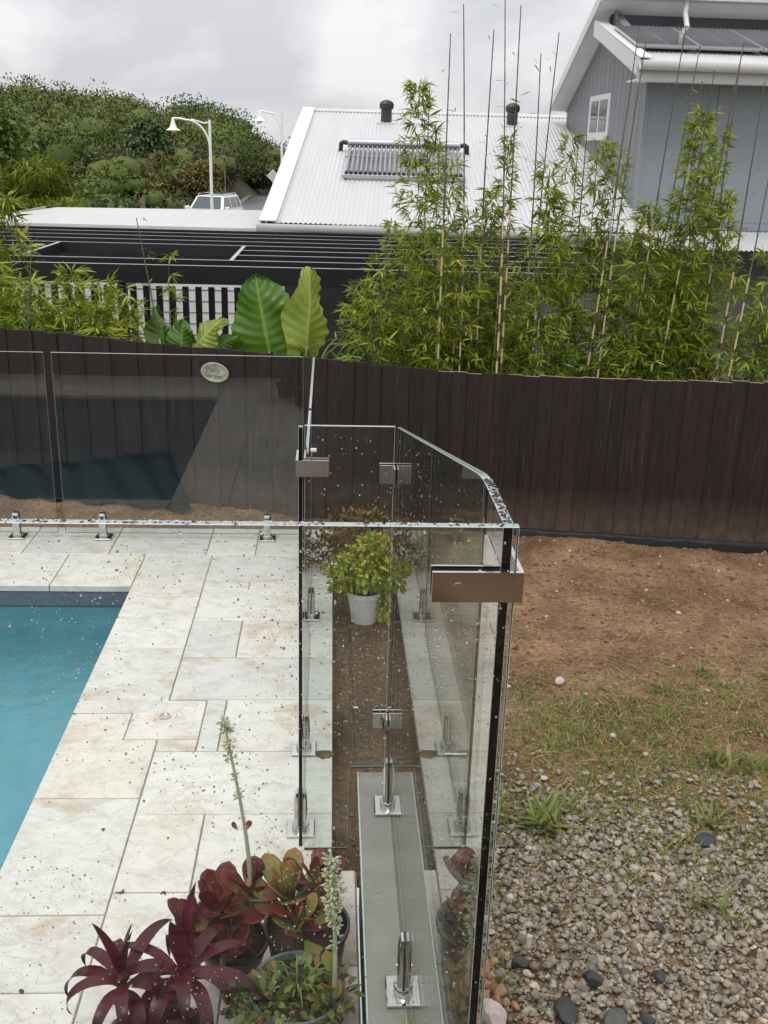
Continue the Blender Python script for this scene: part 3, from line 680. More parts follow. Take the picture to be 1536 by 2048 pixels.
for k in range(9200):
    if k < 7900:
        x = R.uniform(0.35, 3.3); y = R.uniform(2.2, 5.2)
        am = 0.25 + 0.75 * sstep(4.9, 4.2, y) * (0.5 + mnoise.noise(Vector((x * 2, y * 2, 5))))
        if R.random() > am or in_lot_solid(x, y): continue
    else:
        x = R.uniform(-4.5, 0.3); y = R.uniform(6.25, 6.98)
        if y > fence_y(x): continue
    a = R.uniform(0, 6.28); e = R.uniform(-0.02, 0.25) if k < 7900 else R.uniform(0.0, 0.8)
    P.append((x, y, yard_h(x, y) + 0.006)); D.append((math.cos(a) * math.cos(e), math.sin(a) * math.cos(e), math.sin(e))); Ln.append(R.uniform(0.03, 0.12)); T.append(R.random())
stuff(scatter_blades('dry_straw', P, D, Ln, T, M['straw'], 0.35, 0.022), 'dry yellow straw and dead grass lying on the bare soil', 'straw')

# ================================================================== GLASS POOL FENCE
def inset(poly, d):
    n = len(poly); a = sum(poly[i][0] * poly[(i + 1) % n][1] - poly[(i + 1) % n][0] * poly[i][1] for i in range(n)); sgn = 1 if a > 0 else -1
    res = []
    for i in range(n):
        p0, p1, p2 = Vector(poly[i - 1]), Vector(poly[i]), Vector(poly[(i + 1) % n])
        e1 = (p1 - p0).normalized(); e2 = (p2 - p1).normalized()
        n1 = Vector((-e1.y, e1.x)) * sgn; n2 = Vector((-e2.y, e2.x)) * sgn
        b = n1 + n2; res.append(tuple(p1 + b * (d / max(0.2, 1 + n1.dot(n2)))))
    return res
def rounded(poly, rads, seg=5):
    res = []; n = len(poly)
    for i in range(n):
        r = rads[i]
        if not r: res.append(poly[i]); continue
        p0, p1, p2 = Vector(poly[i - 1]), Vector(poly[i]), Vector(poly[(i + 1) % n])
        a = p1 + (p0 - p1).normalized() * r; b = p1 + (p2 - p1).normalized() * r
        for k in range(seg + 1):
            t = k / seg; res.append(tuple(a * (1 - t) ** 2 + p1 * 2 * t * (1 - t) + b * t * t))
    return res
def glass_panel(label, poly, axis, pos, th=0.012, m='glass', ch=0.0008, skew=0.0):
    n = len(poly); u0 = min(p[0] for p in poly); uc = (u0 + max(p[0] for p in poly)) / 2; z0 = min(p[1] for p in poly)
    pl = [(u - uc, z - z0) for u, z in poly]; ins = inset(pl, ch)
    def P(u, z, h): return (u, h, z) if axis == 'y' else (h + skew * u, u, z)
    b = MB(); h = th / 2
    loops = [(ins, -h), (pl, -h + ch), (pl, h - ch), (ins, h)]
    for L, hh in loops: b.v += [P(u, z, hh) for u, z in L]
    b.f += [[k for k in range(n)], [3 * n + k for k in range(n)][::-1]]; b.m += [0, 0]
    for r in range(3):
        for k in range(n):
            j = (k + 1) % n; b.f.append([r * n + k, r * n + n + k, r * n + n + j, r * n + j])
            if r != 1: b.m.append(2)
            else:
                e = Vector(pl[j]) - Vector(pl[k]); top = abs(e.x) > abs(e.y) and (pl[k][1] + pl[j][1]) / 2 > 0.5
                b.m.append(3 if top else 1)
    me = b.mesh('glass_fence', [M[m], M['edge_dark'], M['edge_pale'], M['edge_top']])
    bm = bmesh.new(); bm.from_mesh(me); bmesh.ops.recalc_face_normals(bm, faces=bm.faces); bm.to_mesh(me); bm.free()
    o = link('glass_fence', me, None, (uc, pos, z0) if axis == 'y' else (pos, uc, z0))
    return tag(o, label, 'glass fence', 'frameless glass pool fence panels')

def add_drops(panel, pts, sizes, normal, name='raindrops', squash=0.62, tall=1.7):
    """small hemispherical water drops standing on a face; pts in the panel's own space"""
    n_ = 8; tv = [(0, 0, 1)]
    for r, h in ((0.75, 0.66), (1.0, 0.0)):
        for a in range(n_): t = 2 * math.pi * a / n_; tv.append((r * math.cos(t), r * math.sin(t), h))
    tf = [[0, 1 + a, 1 + (a + 1) % n_] for a in range(n_)] + [[1 + a, 9 + a, 9 + (a + 1) % n_, 1 + (a + 1) % n_] for a in range(n_)] + [[9 + a for a in range(n_)][::-1]]
    N_ = len(pts); nz_ = np.array(normal, float); upv = np.array([0, 0, 1.0]) if abs(nz_[2]) < 0.9 else np.array([0, 1.0, 0])
    rx = np.cross(upv, nz_); ry = np.cross(nz_, rx); B = np.stack([rx, ry, nz_], 1)
    sz_ = np.asarray(sizes); sc = np.stack([sz_ * NR.uniform(0.75, 1.05, N_), sz_ * NR.uniform(0.85, tall, N_), sz_ * squash], 1)
    a = NR.normal(0, 0.35, N_); c, s = np.cos(a), np.sin(a); z = np.zeros(N_); o1 = np.ones(N_)
    Rt = np.stack([c, -s, z, s, c, z, z, z, o1], 1).reshape(-1, 3, 3)
    Rm = np.einsum('ij,njk->nik', B, Rt * sc[:, None, :])
    me = instanced(name, tv, tf, (Rm, np.asarray(pts)), M['drop'], None, True)
    o = link(name, me, panel); o['kind'] = 'stuff'; return o

# far row behind the pool
rear_a = glass_panel('clear glass panel at far left behind the pool, cut by the photo edge', [(-3.35, 0.035), (-1.676, 0.035), (-1.676, 1.156), (-3.35, 1.156)], 'y', 5.995)
rear_b = glass_panel('wide clear glass panel behind the pool in front of the oval plaque', [(-1.632, 0.035), (-0.165, 0.035), (-0.165, 1.156), (-1.632, 1.156)], 'y', 5.995)
rear_c = glass_panel('clear glass panel behind the pool beyond the left picture edge', [(-4.95, 0.035), (-3.39, 0.035), (-3.39, 1.156), (-4.95, 1.156)], 'y', 5.995)
# row between the paving and the garden bed
row_a = glass_panel('near glass panel beside the garden bed with raked top, seen edge-on', rounded([(2.995, 0.003), (4.68, 0.003), (4.68, 1.156), (3.93, 1.156), (2.995, 1.527)], [0, 0, 0, 0.05, 0.02]), 'x', -0.0945, skew=-0.004)
row_b = glass_panel('far glass panel of the row beside the garden bed, seen edge-on', [(4.72, 0.035), (5.985, 0.035), (5.985, 1.156), (4.72, 1.156)], 'x', -0.1005, skew=-0.004)
# small infill panel, notched over the capped wall
infill = glass_panel('narrow glass infill panel with a notch cut over the metal capped wall', rounded([(-0.078, 0.004), (0.072, 0.004), (0.074, 0.335), (0.194, 0.335), (0.194, 1.53), (-0.078, 1.53)], [0, 0, 0.02, 0, 0, 0]), 'y', 2.98)
# side panel with raked top standing on the capped wall
side = glass_panel('raked side glass panel standing on the metal capped wall, mirroring the paving', rounded([(1.088, 0.335), (2.972, 0.335), (2.972, 1.53), (1.27, 1.913), (1.088, 1.913)], [0, 0, 0.02, 0.05, 0]), 'x', 0.2045, m='glass_side')
# front panel nearest the camera, covered in rain
front = glass_panel('front glass panel nearest the camera covered in raindrops', [(-1.9, 0.70), (0.2145, 0.70), (0.2145, 1.914), (-1.9, 1.914)], 'y', 1.0785, m='glass_wet')

# rain on the glass
def drop_field(n, u0, u1, z0, z1, dens, lo=0.0006, hi=0.0017):
    P = []; Sz = []
    while len(P) < n:
        u = R.uniform(u0, u1); z = R.uniform(z0, z1)
        if R.random() > dens(u, z): continue
        P.append((u, z)); Sz.append(min(hi, R.lognormvariate(math.log(lo * 0.90), 0.62)))
    return P, Sz
fx = front.location.x; fz = front.location.z
def dens_front(u, z):
    x = u + fx; zz = z + fz
    c = 0.30 + 1.3 * mnoise.noise(Vector((x * 6, zz * 6, 1))) + 0.5 * mnoise.noise(Vector((x * 25, zz * 25, 4)))
    c *= 0.55 + 0.9 * sstep(1.60, 1.9, zz) + 0.4 * sstep(-0.25, 0.1, x)
    return max(0.04, min(1, c))
P2, S2 = drop_field(5200, -0.75 - fx, 0.205 - fx, 1.10 - fz, 1.908 - fz, dens_front)
add_drops(front, [(u, -0.0061, z) for u, z in P2], S2, (0, -1, 0))
P2, S2 = drop_field(700, -0.75 - fx, 0.205 - fx, 1.10 - fz, 1.908 - fz, dens_front, 0.0005, 0.0016)
add_drops(front, [(u, 0.0061, z) for u, z in P2], S2, (0, 1, 0))
P2 = [(R.uniform(-0.75 - fx, 0.21 - fx), R.uniform(-0.0045, 0.0045), 1.2141) for k in range(520)]
add_drops(front, P2, [R.uniform(0.0008, 0.0028) for k in P2], (0, 0, 1), squash=0.5, tall=1.1)
sy = side.location.y; szz = side.location.z
def side_top(y): return 1.913 if y < 1.27 else 1.913 + (y - 1.27) / (2.972 - 1.27) * (1.53 - 1.913)
P2 = []; S2 = []
while len(P2) < 900:
    y = R.uniform(1.10, 2.95); z = R.uniform(0.4, side_top(y) - 0.01)
    if R.random() < max(0.1, 0.5 + mnoise.noise(Vector((y * 5, z * 5, 8)))): P2.append((-0.0061, y - sy, z - szz)); S2.append(min(0.0026, R.lognormvariate(math.log(0.0010), 0.45)))
add_drops(side, P2, S2, (-1, 0, 0))
P2 = [(R.uniform(-0.0045, 0.0045), y - sy, 1.9131 - szz) for y in (R.uniform(1.09, 1.26) for k in range(190))]
add_drops(side, P2, [R.uniform(0.0008, 0.003) for k in P2], (0, 0, 1), squash=0.5, tall=1.2)
P2 = []; S2 = []
for k in range(260):
    P2.append((R.uniform(-0.13, 0.13), -0.0061, R.uniform(0.35, 1.5))); S2.append(R.uniform(0.0008, 0.002))
add_drops(infill, P2, S2, (0, -1, 0))

# ---- spigots: square foot, ring and two clamping blades with the glass between
def make_spigot(label, loc, rz, h=0.165):
    t = thing('glass_spigot', label, 'spigot', loc, 'stainless spigots holding the glass fence', rz)
    MB().box(-0.05, 0.05, -0.05, 0.05, 0.0005, 0.012, bev=0.003).build('base_plate', M['steel'], t)
    MB().lathe([(0.029, 0.012), (0.031, 0.014), (0.031, 0.028), (0.028, 0.032), (0.027, 0.032)], n=24).build('collar', M['steel_brush'], t, smooth=40)
    for s in (-1, 1):
        b = MB(); arc = [(s * 0.0092, -0.021), (s * 0.0185, -0.021), (s * 0.0235, -0.015), (s * 0.0235, 0.015), (s * 0.0185, 0.021), (s * 0.0092, 0.021)]
        n = len(arc)
        lv = [(0.03, 1), (h - 0.030, 1), (h - 0.003, 0.62), (h, 0.5)]
        for z, k in lv: b.v += [(s * 0.0092 + (x - s * 0.0092) * k, y * (0.55 + 0.45 * k) , z) for x, y in arc]
        for r in range(len(lv) - 1):
            for k in range(n):
                j = (k + 1) % n; b.f.append([r * n + k, r * n + j, r * n + n + j, r * n + n + k]); b.m.append(0)
        b.f += [list(range(n))[::-1], [(len(lv) - 1) * n + k for k in range(n)]]; b.m += [0, 0]
        o = b.build('clamp_blade', M['steel'], t, smooth=50)
        MB().box(min(s * 0.0063, s * 0.0091), max(s * 0.0063, s * 0.0091), -0.0205, 0.0205, 0.033, h - 0.002).build('gasket', M['rubber'], o)
    for s in (-1, 1): MB().tube([(s * 0.0235, 0, 0.09), (s * 0.0262, 0, 0.09)], 0.006, 10).build('grub_screw', M['steel_brush'], t)
    return t
HP = math.pi / 2
make_spigot('stainless spigot left of centre at the far end of the pool, second from left', (-1.40, 5.995, 0), HP)
make_spigot('leftmost stainless spigot under the glass behind the pool', (-1.925, 5.995, 0), HP)
make_spigot('stainless spigot behind the pool nearest the corner of the garden bed', (-0.388, 5.99, 0), HP)
make_spigot('stainless spigot in the glass row beside the white plant pot', (-0.098, 4.86, 0), 0)
make_spigot('stainless spigot in the glass row beside the dark soil, halfway along', (-0.096, 3.61, 0), 0)
make_spigot('nearest stainless spigot of the glass row, at the end of the paving', (-0.0935, 3.09, 0), 0)
make_spigot('stainless spigot at the far end of the metal capped wall', (0.2045, 2.83, 0.2805), 0, 0.18)
make_spigot('large stainless spigot nearest the camera on the metal capped wall', (0.2045, 2.045, 0.2805), 0, 0.18)
# ---- corner clamps
def corner_clamp(label, x, y, z, aw, al, hgt, sx, sy, gap=0.0075, t=0.007, gi=None):
    gi = gi or gap
    """an outer and an inner L of flat steel; arms run sx along x and sy along y from the glass corner"""
    c = thing('corner_clamp', label, 'clamp', (x, y, z), 'stainless clamps joining the glass')
    def lshape(off, name, mm):
        a0, a1 = off, off + t
        pl = [(-sx * a1, -sy * a1), (sx * aw, -sy * a1), (sx * aw, -sy * a0), (-sx * a0, -sy * a0), (-sx * a0, sy * al), (-sx * a1, sy * al)]
        return MB().prism(pl, 0, hgt).build(name, mm, c)
    lshape(gap, 'outer_plate', M['steel'])
    pl = [(sx * gi, sy * gap), (sx * aw, sy * gap), (sx * aw, sy * (gap + t * 0.8)), (sx * (gi + t * 0.8), sy * (gap + t * 0.8)), (sx * (gi + t * 0.8), sy * al), (sx * gi, sy * al)]
    MB().prism(pl, 0, hgt).build('inner_plate', M['steel'], c)
    MB().tube([(sx * aw * 0.68, -sy * (gap + t), hgt / 2), (sx * aw * 0.68, -sy * (gap + t + 0.0012), hgt / 2)], 0.006, 14).build('screw', M['steel_brush'], c)
    MB().tube([(sx * aw * 0.62, sy * (gap + t * 0.8), hgt / 2), (sx * aw * 0.62, sy * (gap + t * 0.8 + 0.0012), hgt / 2)], 0.006, 14).build('screw', M['steel_brush'], c)
    # rubber lining showing in the slot
    MB().box(min(0, sx * aw) + 0.003, max(0, sx * aw) - 0.003, -0.0070, -0.0063, 0.002, hgt - 0.004).build('rubber_pad', M['rubber'], c)
    return c
corner_clamp('large stainless corner clamp on the front glass, streaked with reflections', 0.2105, 1.0785, 1.8235, 0.093, 0.11, 0.037, -1, 1, 0.0072, 0.005, 0.0128)
corner_clamp('stainless clamp joining the narrow infill glass to the row beside the bed', -0.0895, 2.98, 1.372, 0.085, 0.10, 0.052, 1, 1, 0.0085)
corner_clamp('upper stainless clamp joining the infill glass to the raked side glass', 0.2045, 2.98, 1.352, 0.055, 0.055, 0.058, -1, -1, 0.0085)
corner_clamp('lower stainless clamp joining the infill glass to the raked side glass', 0.2045, 2.98, 0.495, 0.055, 0.055, 0.055, -1, -1, 0.0085)
# small magnetic latch on the infill glass
lt = thing('gate_latch', 'small pale latch high on the glass beside the narrow infill panel', 'latch', (-0.052, 2.965, 1.40))
MB().box(-0.008, 0.010, -0.008, 0.006, 0.052, 0.062, bev=0.002).build('latch_head', M['white_trim'], lt)
MB().box(-0.007, -0.002, -0.006, 0.004, 0.002, 0.052).build('latch_stem', M['steel'], lt)

# ================================================================== TIMBER FENCE
FT = [(-5.2, 1.20), (-2.19, 1.133), (-1.75, 1.122), (-1.015, 1.082), (-0.524, 1.073), (-0.073, 1.043), (0.434, 1.023), (0.902, 1.008), (1.238, 1.014), (1.956, 1.03), (2.64, 1.055), (6.5, 1.12)]
def ftop(x):
    for (a, za), (b, zb) in zip(FT, FT[1:]):
        if a <= x <= b: return za + (zb - za) * (x - a) / (b - a)
    return 1.1
fn = thing('paling_fence', 'dark brown stained timber paling fence across the back of the yard', 'fence', (0, 6.47, 0))
fang = math.atan(-0.19); fn.rotation_euler[2] = fang; fl = math.sqrt(1 + 0.19 ** 2)
u = -4.9 * fl; k = 0
pm_dark, pm_cut = M['paling'], M['paling_cut']
while u < 6.2 * fl:
    w = R.choice([0.088, 0.09, 0.092]); x = u / fl
    h = ftop(x) + R.uniform(-0.006, 0.006); back = (k % 2) * 0.011 + R.uniform(0, 0.002)
    b = MB(); ww = w * (1.16 if k % 2 else 0.96)
    b.box(-ww / 2, ww / 2, back, back + 0.014, -0.1, h, bev=0.0012)
    cut = x > 1.15 or (0.55 < x and R.random() < 0.35)
    o = b.build('paling', [pm_dark, pm_cut], fn, loc=(u + w / 2, R.uniform(0, 0.002), 0))
    if cut: o.data.polygons[-1].material_index = 1
    o.rotation_euler = (0, R.uniform(-0.006, 0.006), 0)
    u += w; k += 1
for z in (0.25, 0.85): MB().box(-5, 6.3, 0.029, 0.07, z, z + 0.075).build('rail', pm_dark, fn)
for x in (-4.5, -2.05, 0.35, 2.8, 5.2): MB().box(x - 0.05, x + 0.05, 0.0705, 0.16, -0.4, 1.0).build('post', pm_dark, fn)
if True:
    b = MB(); n = 90
    for i in range(n + 1):
        x = 0.75 + (6.2 - 0.75) * i / n; zt_ = 0.008 + 0.010 * mnoise.noise(Vector((x * 3, 0, 0))) + 0.02 * sstep(1.2, 3.2, x); fo = -0.012 - 0.02 * abs(mnoise.noise(Vector((x * 5, 2, 0))))
        b.v += [(x, fo - 0.03, -0.07), (x, fo - 0.012, -0.005 + 0.02 * mnoise.noise(Vector((x * 8, 5, 0)))), (x, fo, zt_), (x, fo - 0.0 + 0.004, zt_)]
    for i in range(n):
        for r in range(3): b.f.append([i * 4 + r, i * 4 + 4 + r, i * 4 + 5 + r, i * 4 + 1 + r]); b.m.append(0)
    b.build('plastic_edging', M['plastic_black'], fn, smooth='all')
# weed mat sagging against the fence behind the pool
bt = MB(); nx, nz_ = 60, 12; tl = []
for i in range(nx + 1):
    s = i / nx; x = -3.6 + 2.55 * s
    topz = 0.07 + 0.25 * sstep(0.30, 0.985, s) * (1 - sstep(0.985, 1.0, s) * 0.5) + 0.02 * math.sin(s * 14)
    for j in range(nz_ + 1):
        t = j / nz_; xx = x + (t - 0.0) * 0.0 + (1 - t) * 0.12 * sstep(0.8, 1, s)
        yb = fence_y(xx) - 0.03 - (1 - t) ** 1.5 * 0.16 - 0.030 * (1 - 0.4 * t) * math.sin(xx * 23 + t * 4 + 3 * mnoise.noise(Vector((xx * 2, t, 0))))
        bt.v.append((xx, yb, 0.01 + topz * t + 0.02))
for i in range(nx):
    for j in range(nz_): a = i * (nz_ + 1) + j; bt.f.append([a, a + nz_ + 1, a + nz_ + 2, a + 1]); bt.m.append(0)
wm = bt.build('weed_mat', M['plastic_blue'], None, smooth='all')
tag(wm, 'crumpled dark blue plastic weed mat slumped against the fence behind the pool', 'plastic sheet')

# oval garden plaque
pq = thing('garden_plaque', 'oval cream plaque with raised lettering hung on the brown fence', 'plaque', (-0.755, fence_y(-0.755) - 0.004, 0.925), rz=fang)
pq.rotation_euler = (0, math.radians(8), fang)
b = MB(); n = 40
for sc_, yy_ in ((1.0, 0.0), (1.0, -0.010), (0.93, -0.015), (0.86, -0.011), (0.0, -0.011)):
    b.v += [(0.094 * sc_ * math.cos(6.2832 * a / n), yy_, 0.064 * sc_ * math.sin(6.2832 * a / n)) for a in range(n)]
for r in range(4):
    for a in range(n): c = (a + 1) % n; b.f.append([r * n + a, r * n + c, r * n + n + c, r * n + n + a]); b.m.append(0)
b.build('oval_body', M['plaque'], pq, smooth=50)
def text_mesh(txt, size, depth):
    cu = bpy.data.curves.new('t', 'FONT'); cu.body = txt; cu.size = size; cu.extrude = depth; cu.align_x = 'CENTER'
    o = bpy.data.objects.new('t', cu); COL.objects.link(o); bpy.context.view_layer.update()
    me = bpy.data.meshes.new_from_object(o.evaluated_get(bpy.context.evaluated_depsgraph_get())); bpy.data.objects.remove(o); return me
for txt, x, z in (("Pop's", -0.016, 0.004), ('Garden', -0.006, -0.034)):
    me = text_mesh(txt, 0.043, 0.0015); me.materials.clear(); me.materials.append(M['plaque_dark'])
    o = link('lettering', me, pq, (x, -0.0125, z)); o.rotation_euler = (math.pi / 2, 0, 0)
bf = MB()
for sx_, sz_, r in ((-1, 1, 0.011), (1, 1, 0.011), (-1, -0.7, 0.008), (1, -0.7, 0.008)):
    bf.prism([(0.058 + sx_ * 0.010 + r * math.cos(6.283 * a / 10), 0.006 + sz_ * 0.009 + r * 0.8 * math.sin(6.283 * a / 10)) for a in range(10)], -0.0145, -0.010, 'y')
bf.build('butterfly_relief', M['plaque'], pq)

# ================================================================== NEIGHBOURS' HOUSES
def corr_sheet(b, x0, x1, pA, pB, mi=0, pitch=0.0765, amp=0.010, sub=6):
    """corrugated sheet between two edges (y, z) running along x"""
    n = int((x1 - x0) / pitch * sub); i0 = len(b.v)
    (ya, za), (yb, zb) = pA, pB
    for i in range(n + 1):
        x = x0 + (x1 - x0) * i / n; a = amp * math.cos(2 * math.pi * i / sub)
        b.v += [(x, ya, za + a), (x, yb, zb + a)]
    for i in range(n): k = i0 + 2 * i; b.f.append([k, k + 2, k + 3, k + 1]); b.m.append(mi)
    return b
GZ = -1.35
h1 = thing('white_roof_house', 'house with broad white corrugated roof carrying tube solar collector', 'house', (2.0, 17, GZ))
def H1(b, name, m, parent=None, smooth=False):
    o = b.build(name, m, None, smooth); o.parent = parent or h1; o.matrix_parent_inverse = Matrix.Translation(-Vector(h1.location)) if not parent else Matrix.Identity(4); return o
E0, ER = (16.35, 1.235), (24.0, 3.135)
roof1 = corr_sheet(MB(), -0.95, 4.93, E0, ER)
roof1 = H1(roof1, 'roof', M['roof_white'], smooth='all')
rb = corr_sheet(MB(), -0.95, 5.6, (24.02, 3.135), (31.0, 1.3)); H1(rb, 'rear_roof', M['roof_white'], smooth='all')
b = MB().prism([(23.80, 3.105), (24.01, 3.165), (24.22, 3.105), (24.22, 3.095), (24.01, 3.15), (23.80, 3.09)], -1.0, 4.85, 'x'); H1(b, 'ridge_cap', M['roof_white'])
dy, dz = ER[0] - E0[0], ER[1] - E0[1]
b = MB().prism([(E0[0] - 0.05, E0[1] - 0.20), (E0[0] - 0.05, E0[1] + 0.03), (24.0, 3.175), (24.0, 2.95)], -1.13, -1.10, 'x')
b.prism([(E0[0] - 0.05, E0[1] + 0.022), (E0[0] - 0.05, E0[1] + 0.034), (24.0, 3.18), (24.0, 3.166)], -1.13, -0.86, 'x'); H1(b, 'verge_flashing', M['white_trim'])
# quad gutter along the eave with downpipe
gp = [(16.36, 1.10), (16.24, 1.09), (16.20, 1.12), (16.185, 1.19), (16.20, 1.225), (16.22, 1.225), (16.21, 1.19), (16.225, 1.13), (16.36, 1.14)]
H1(MB().prism(gp, -1.16, 4.6, 'x'), 'gutter', M['gutter'], smooth=50)
H1(MB().box(-1.12, 4.6, 16.365, 16.39, 1.00, 1.20), 'fascia', M['white_trim'])
H1(MB().tube([(-0.42, 16.28, 1.10), (-0.42, 16.28, 0.96), (-0.42, 16.6, 0.7), (-0.42, 16.6, GZ)], 0.045, 12), 'downpipe', M['white_trim'], smooth=40)
H1(MB().box(-1.0, 9.0, 16.9, 17.05, GZ, 1.02), 'front_wall', M['wall_grey'])
H1(MB().box(-1.0, -0.85, 17.055, 30.5, GZ, 1.15), 'side_wall', M['wall_grey'])
H1(MB().box(-1.08, 4.6, 16.4, 16.89, 1.0, 1.03), 'soffit', M['wall_white'])
# lower wall openings seen between the bamboo
for x0, x1, z0, z1 in ((5.05, 5.75, -0.25, 0.55), (2.75, 3.25, -0.9, 0.5)):
    w = H1(MB().box(x0 - 0.06, x1 + 0.06, 16.86, 16.898, z0 - 0.06, z1 + 0.06), 'window', M['white_trim'])
    w2 = MB().box(x0, x1, 16.848, 16.859, z0, z1).build('pane', M['pane'], w)

HROT = math.radians(-3.4); HC = Vector((-1.127, 16.35, 0))       # the house stands slightly askew to our block
hl = Vector(h1.location); h1.location = HC + Matrix.Rotation(HROT, 3, 'Z') @ (hl - HC); h1.rotation_euler[2] = HROT
# wind-driven roof ventilators
def ventilator(label, x, y, z):
    t = thing('roof_ventilator', label, 'ventilator', (x, y, z), 'wind-driven roof ventilators'); t.scale = (0.78, 0.78, 0.76)
    MB().box(-0.27, 0.27, -0.22, 0.22, -0.055, -0.03).build('flashing', M['gutter'], t).rotation_euler[0] = math.atan2(dz, dy)
    MB().lathe([(0.148, -0.10), (0.148, 0.24), (0.15, 0.25), (0.15, 0.26)], n=20).build('throat', M['vent_dark'], t, smooth=40)
    hd = MB().lathe([(0.10, 0.26), (0.155, 0.28), (0.15, 0.45), (0.10, 0.50), (0.03, 0.52), (0.0, 0.52)], n=20).build('turbine_core', M['car_dark'], t, smooth=40)
    for a in range(18):
        q = 2 * math.pi * a / 18; b = MB(); cs, sn = math.cos(q), math.sin(q); c2, s2 = math.cos(q + 0.28), math.sin(q + 0.28)
        for (r0, z0), (r1, z1) in zip([(0.158, 0.27), (0.192, 0.33), (0.192, 0.41), (0.155, 0.47)], [(0.192, 0.33), (0.192, 0.41), (0.155, 0.47), (0.06, 0.515)]):
            b.poly([(r0 * cs, r0 * sn, z0), (r0 * 0.93 * c2, r0 * 0.93 * s2, z0), (r1 * 0.93 * c2, r1 * 0.93 * s2, z1), (r1 * cs, r1 * sn, z1)])
        b.build('vane', M['vent_dark'], hd, smooth='all')
    return t
def on_roof(x, y): return E0[1] + ((x - HC.x) * math.sin(-HROT) + (y - HC.y) * math.cos(HROT)) / dy * dz
ventilator('dark roof ventilator on the white roof, left one near the ridge', 1.10, 22.9, on_roof(1.1, 22.9) + 0.04)
ventilator('dark roof ventilator on the white roof, right one behind bamboo canes', 3.74, 22.8, on_roof(3.7, 22.8) + 0.04)

# evacuated tube collector
ct = thing('tube_collector', 'evacuated tube solar water collector lying on the white roof', 'solar collector', (1.28, 19.6, on_roof(1.28, 19.6)))
ct.rotation_euler = (math.atan2(dz, dy), 0, HROT)
MB().tube([(-1.06, 0.93, 0.15), (1.06, 0.93, 0.15)], 0.085, 16).build('manifold', M['manifold'], ct, smooth=40)
for i in range(25):
    x = -1.0 + 2.0 * i / 24
    tb = MB().tube([(x, -0.93, 0.10), (x, 0.88, 0.13)], 0.024, 10).build('vacuum_tube', M['tube_dark'], ct, smooth=40)
    MB().tube([(x, -0.97, 0.10), (x, -0.90, 0.10)], 0.029, 10).build('end_cap', M['car_dark'], tb)
    MB().tube([(x, 0.80, 0.13), (x, 0.87, 0.13)], 0.031, 10).build('collar', M['car_dark'], tb)
MB().box(-1.08, 1.08, -1.05, -0.99, 0.04, 0.09).build('rail', M['manifold'], ct); MB().box(-1.08, 1.08, 0.25, 0.29, 0.05, 0.08).build('rail', M['manifold'], ct)
for s in (-1, 1):
    MB().box(s * 1.03 - 0.02, s * 1.03 + 0.02, -1.0, 0.95, 0.02, 0.05).build('side_frame', M['manifold'], ct)
    MB().tube([(s * 1.06, 0.93, 0.15), (s * 1.16, 0.93, 0.16), (s * 1.19, 0.93, 0.14), (s * 1.20, 0.93, -0.02)], 0.042, 10).build('pipe_elbow', M['car_dark'], ct, smooth=50)

# ---- low white roof wing on the left
lw = thing('white_flat_roof_wing', 'low pitched plain white roof with grey fascia behind black pergola', 'house', (-3.4, 19, GZ))
def LW(b, name, m):
    o = b.build(name, m); o.parent = lw; o.matrix_parent_inverse = Matrix.Translation(-Vector(lw.location)); return o
b = MB(); b.poly([(-5.95, 17.2, 1.075), (-1.17, 17.2, 1.075), (-1.17, 22.5, 1.075), (-5.75, 22.5, 1.03)]); b.poly([(-5.95, 17.2, 1.06), (-5.75, 22.5, 1.02), (-1.17, 22.5, 1.06), (-1.17, 17.2, 1.06)])
LW(b, 'roof', M['roof_white'])
LW(MB().box(-5.95, -1.17, 17.13, 17.198, 0.93, 1.07), 'fascia', M['gutter'])
LW(MB().box(-5.97, -5.952, 17.13, 22.4, 0.90, 1.05), 'side_fascia', M['white_trim'])
LW(MB().box(-5.7, -1.2, 17.3, 22.0, GZ, 1.02), 'wall', M['shade_wall'])  # wall kept near black for the pergola's shade

# ---- two-storey grey house on the right
h2 = thing('grey_two_storey_house', 'two-storey grey clad house with white eaves at upper right', 'house', (7.5, 18, GZ))
def H2(b, name, m, smooth=False):
    o = b.build(name, m, None, smooth); o.parent = h2; o.matrix_parent_inverse = Matrix.Translation(-Vector(h2.location)); return o
XW, XV, XE = 4.9, 4.58, 13.0
YN, YF = 17.1, 22.85
LO, LT, UP, UF = (16.55, 3.70), (19.65, 4.53), (19.26, 5.0), (23.0, 3.35)
def gable_top(y):
    a = LO[1] - 0.10 + (y - LO[0]) * (LT[1] - LO[1]) / (LT[0] - LO[0]); c = UF[1] - 0.14 + (UF[0] - y) * (UP[1] - UF[1]) / (UF[0] - UP[0]); return min(a, c) if y < 19.4 else c
nb = 19
WIN = (19.24, 20.78, 2.66, 3.40)
for i in range(nb):            # vertical cladding boards on the end wall, each its own piece
    ya = YN + (YF - YN) * i / nb + 0.008; yb = YN + (YF - YN) * (i + 1) / nb - 0.008
    ym = (ya + yb) / 2
    if WIN[0] < ym < WIN[1]:
        H2(MB().prism([(ya, GZ + 1.9), (yb, GZ + 1.9), (yb, WIN[2]), (ya, WIN[2])], XW, XW + 0.03, 'x'), 'cladding_board', M['wall_grey'])
        H2(MB().prism([(ya, WIN[3]), (yb, WIN[3]), (yb, gable_top(yb)), (ya, gable_top(ya))], XW, XW + 0.03, 'x'), 'cladding_board', M['wall_grey'])
    else:
        H2(MB().prism([(ya, GZ + 1.9), (yb, GZ + 1.9), (yb, gable_top(yb)), (ya, gable_top(ya))], XW, XW + 0.03, 'x'), 'cladding_board', M['wall_grey'])
pk = 19.63
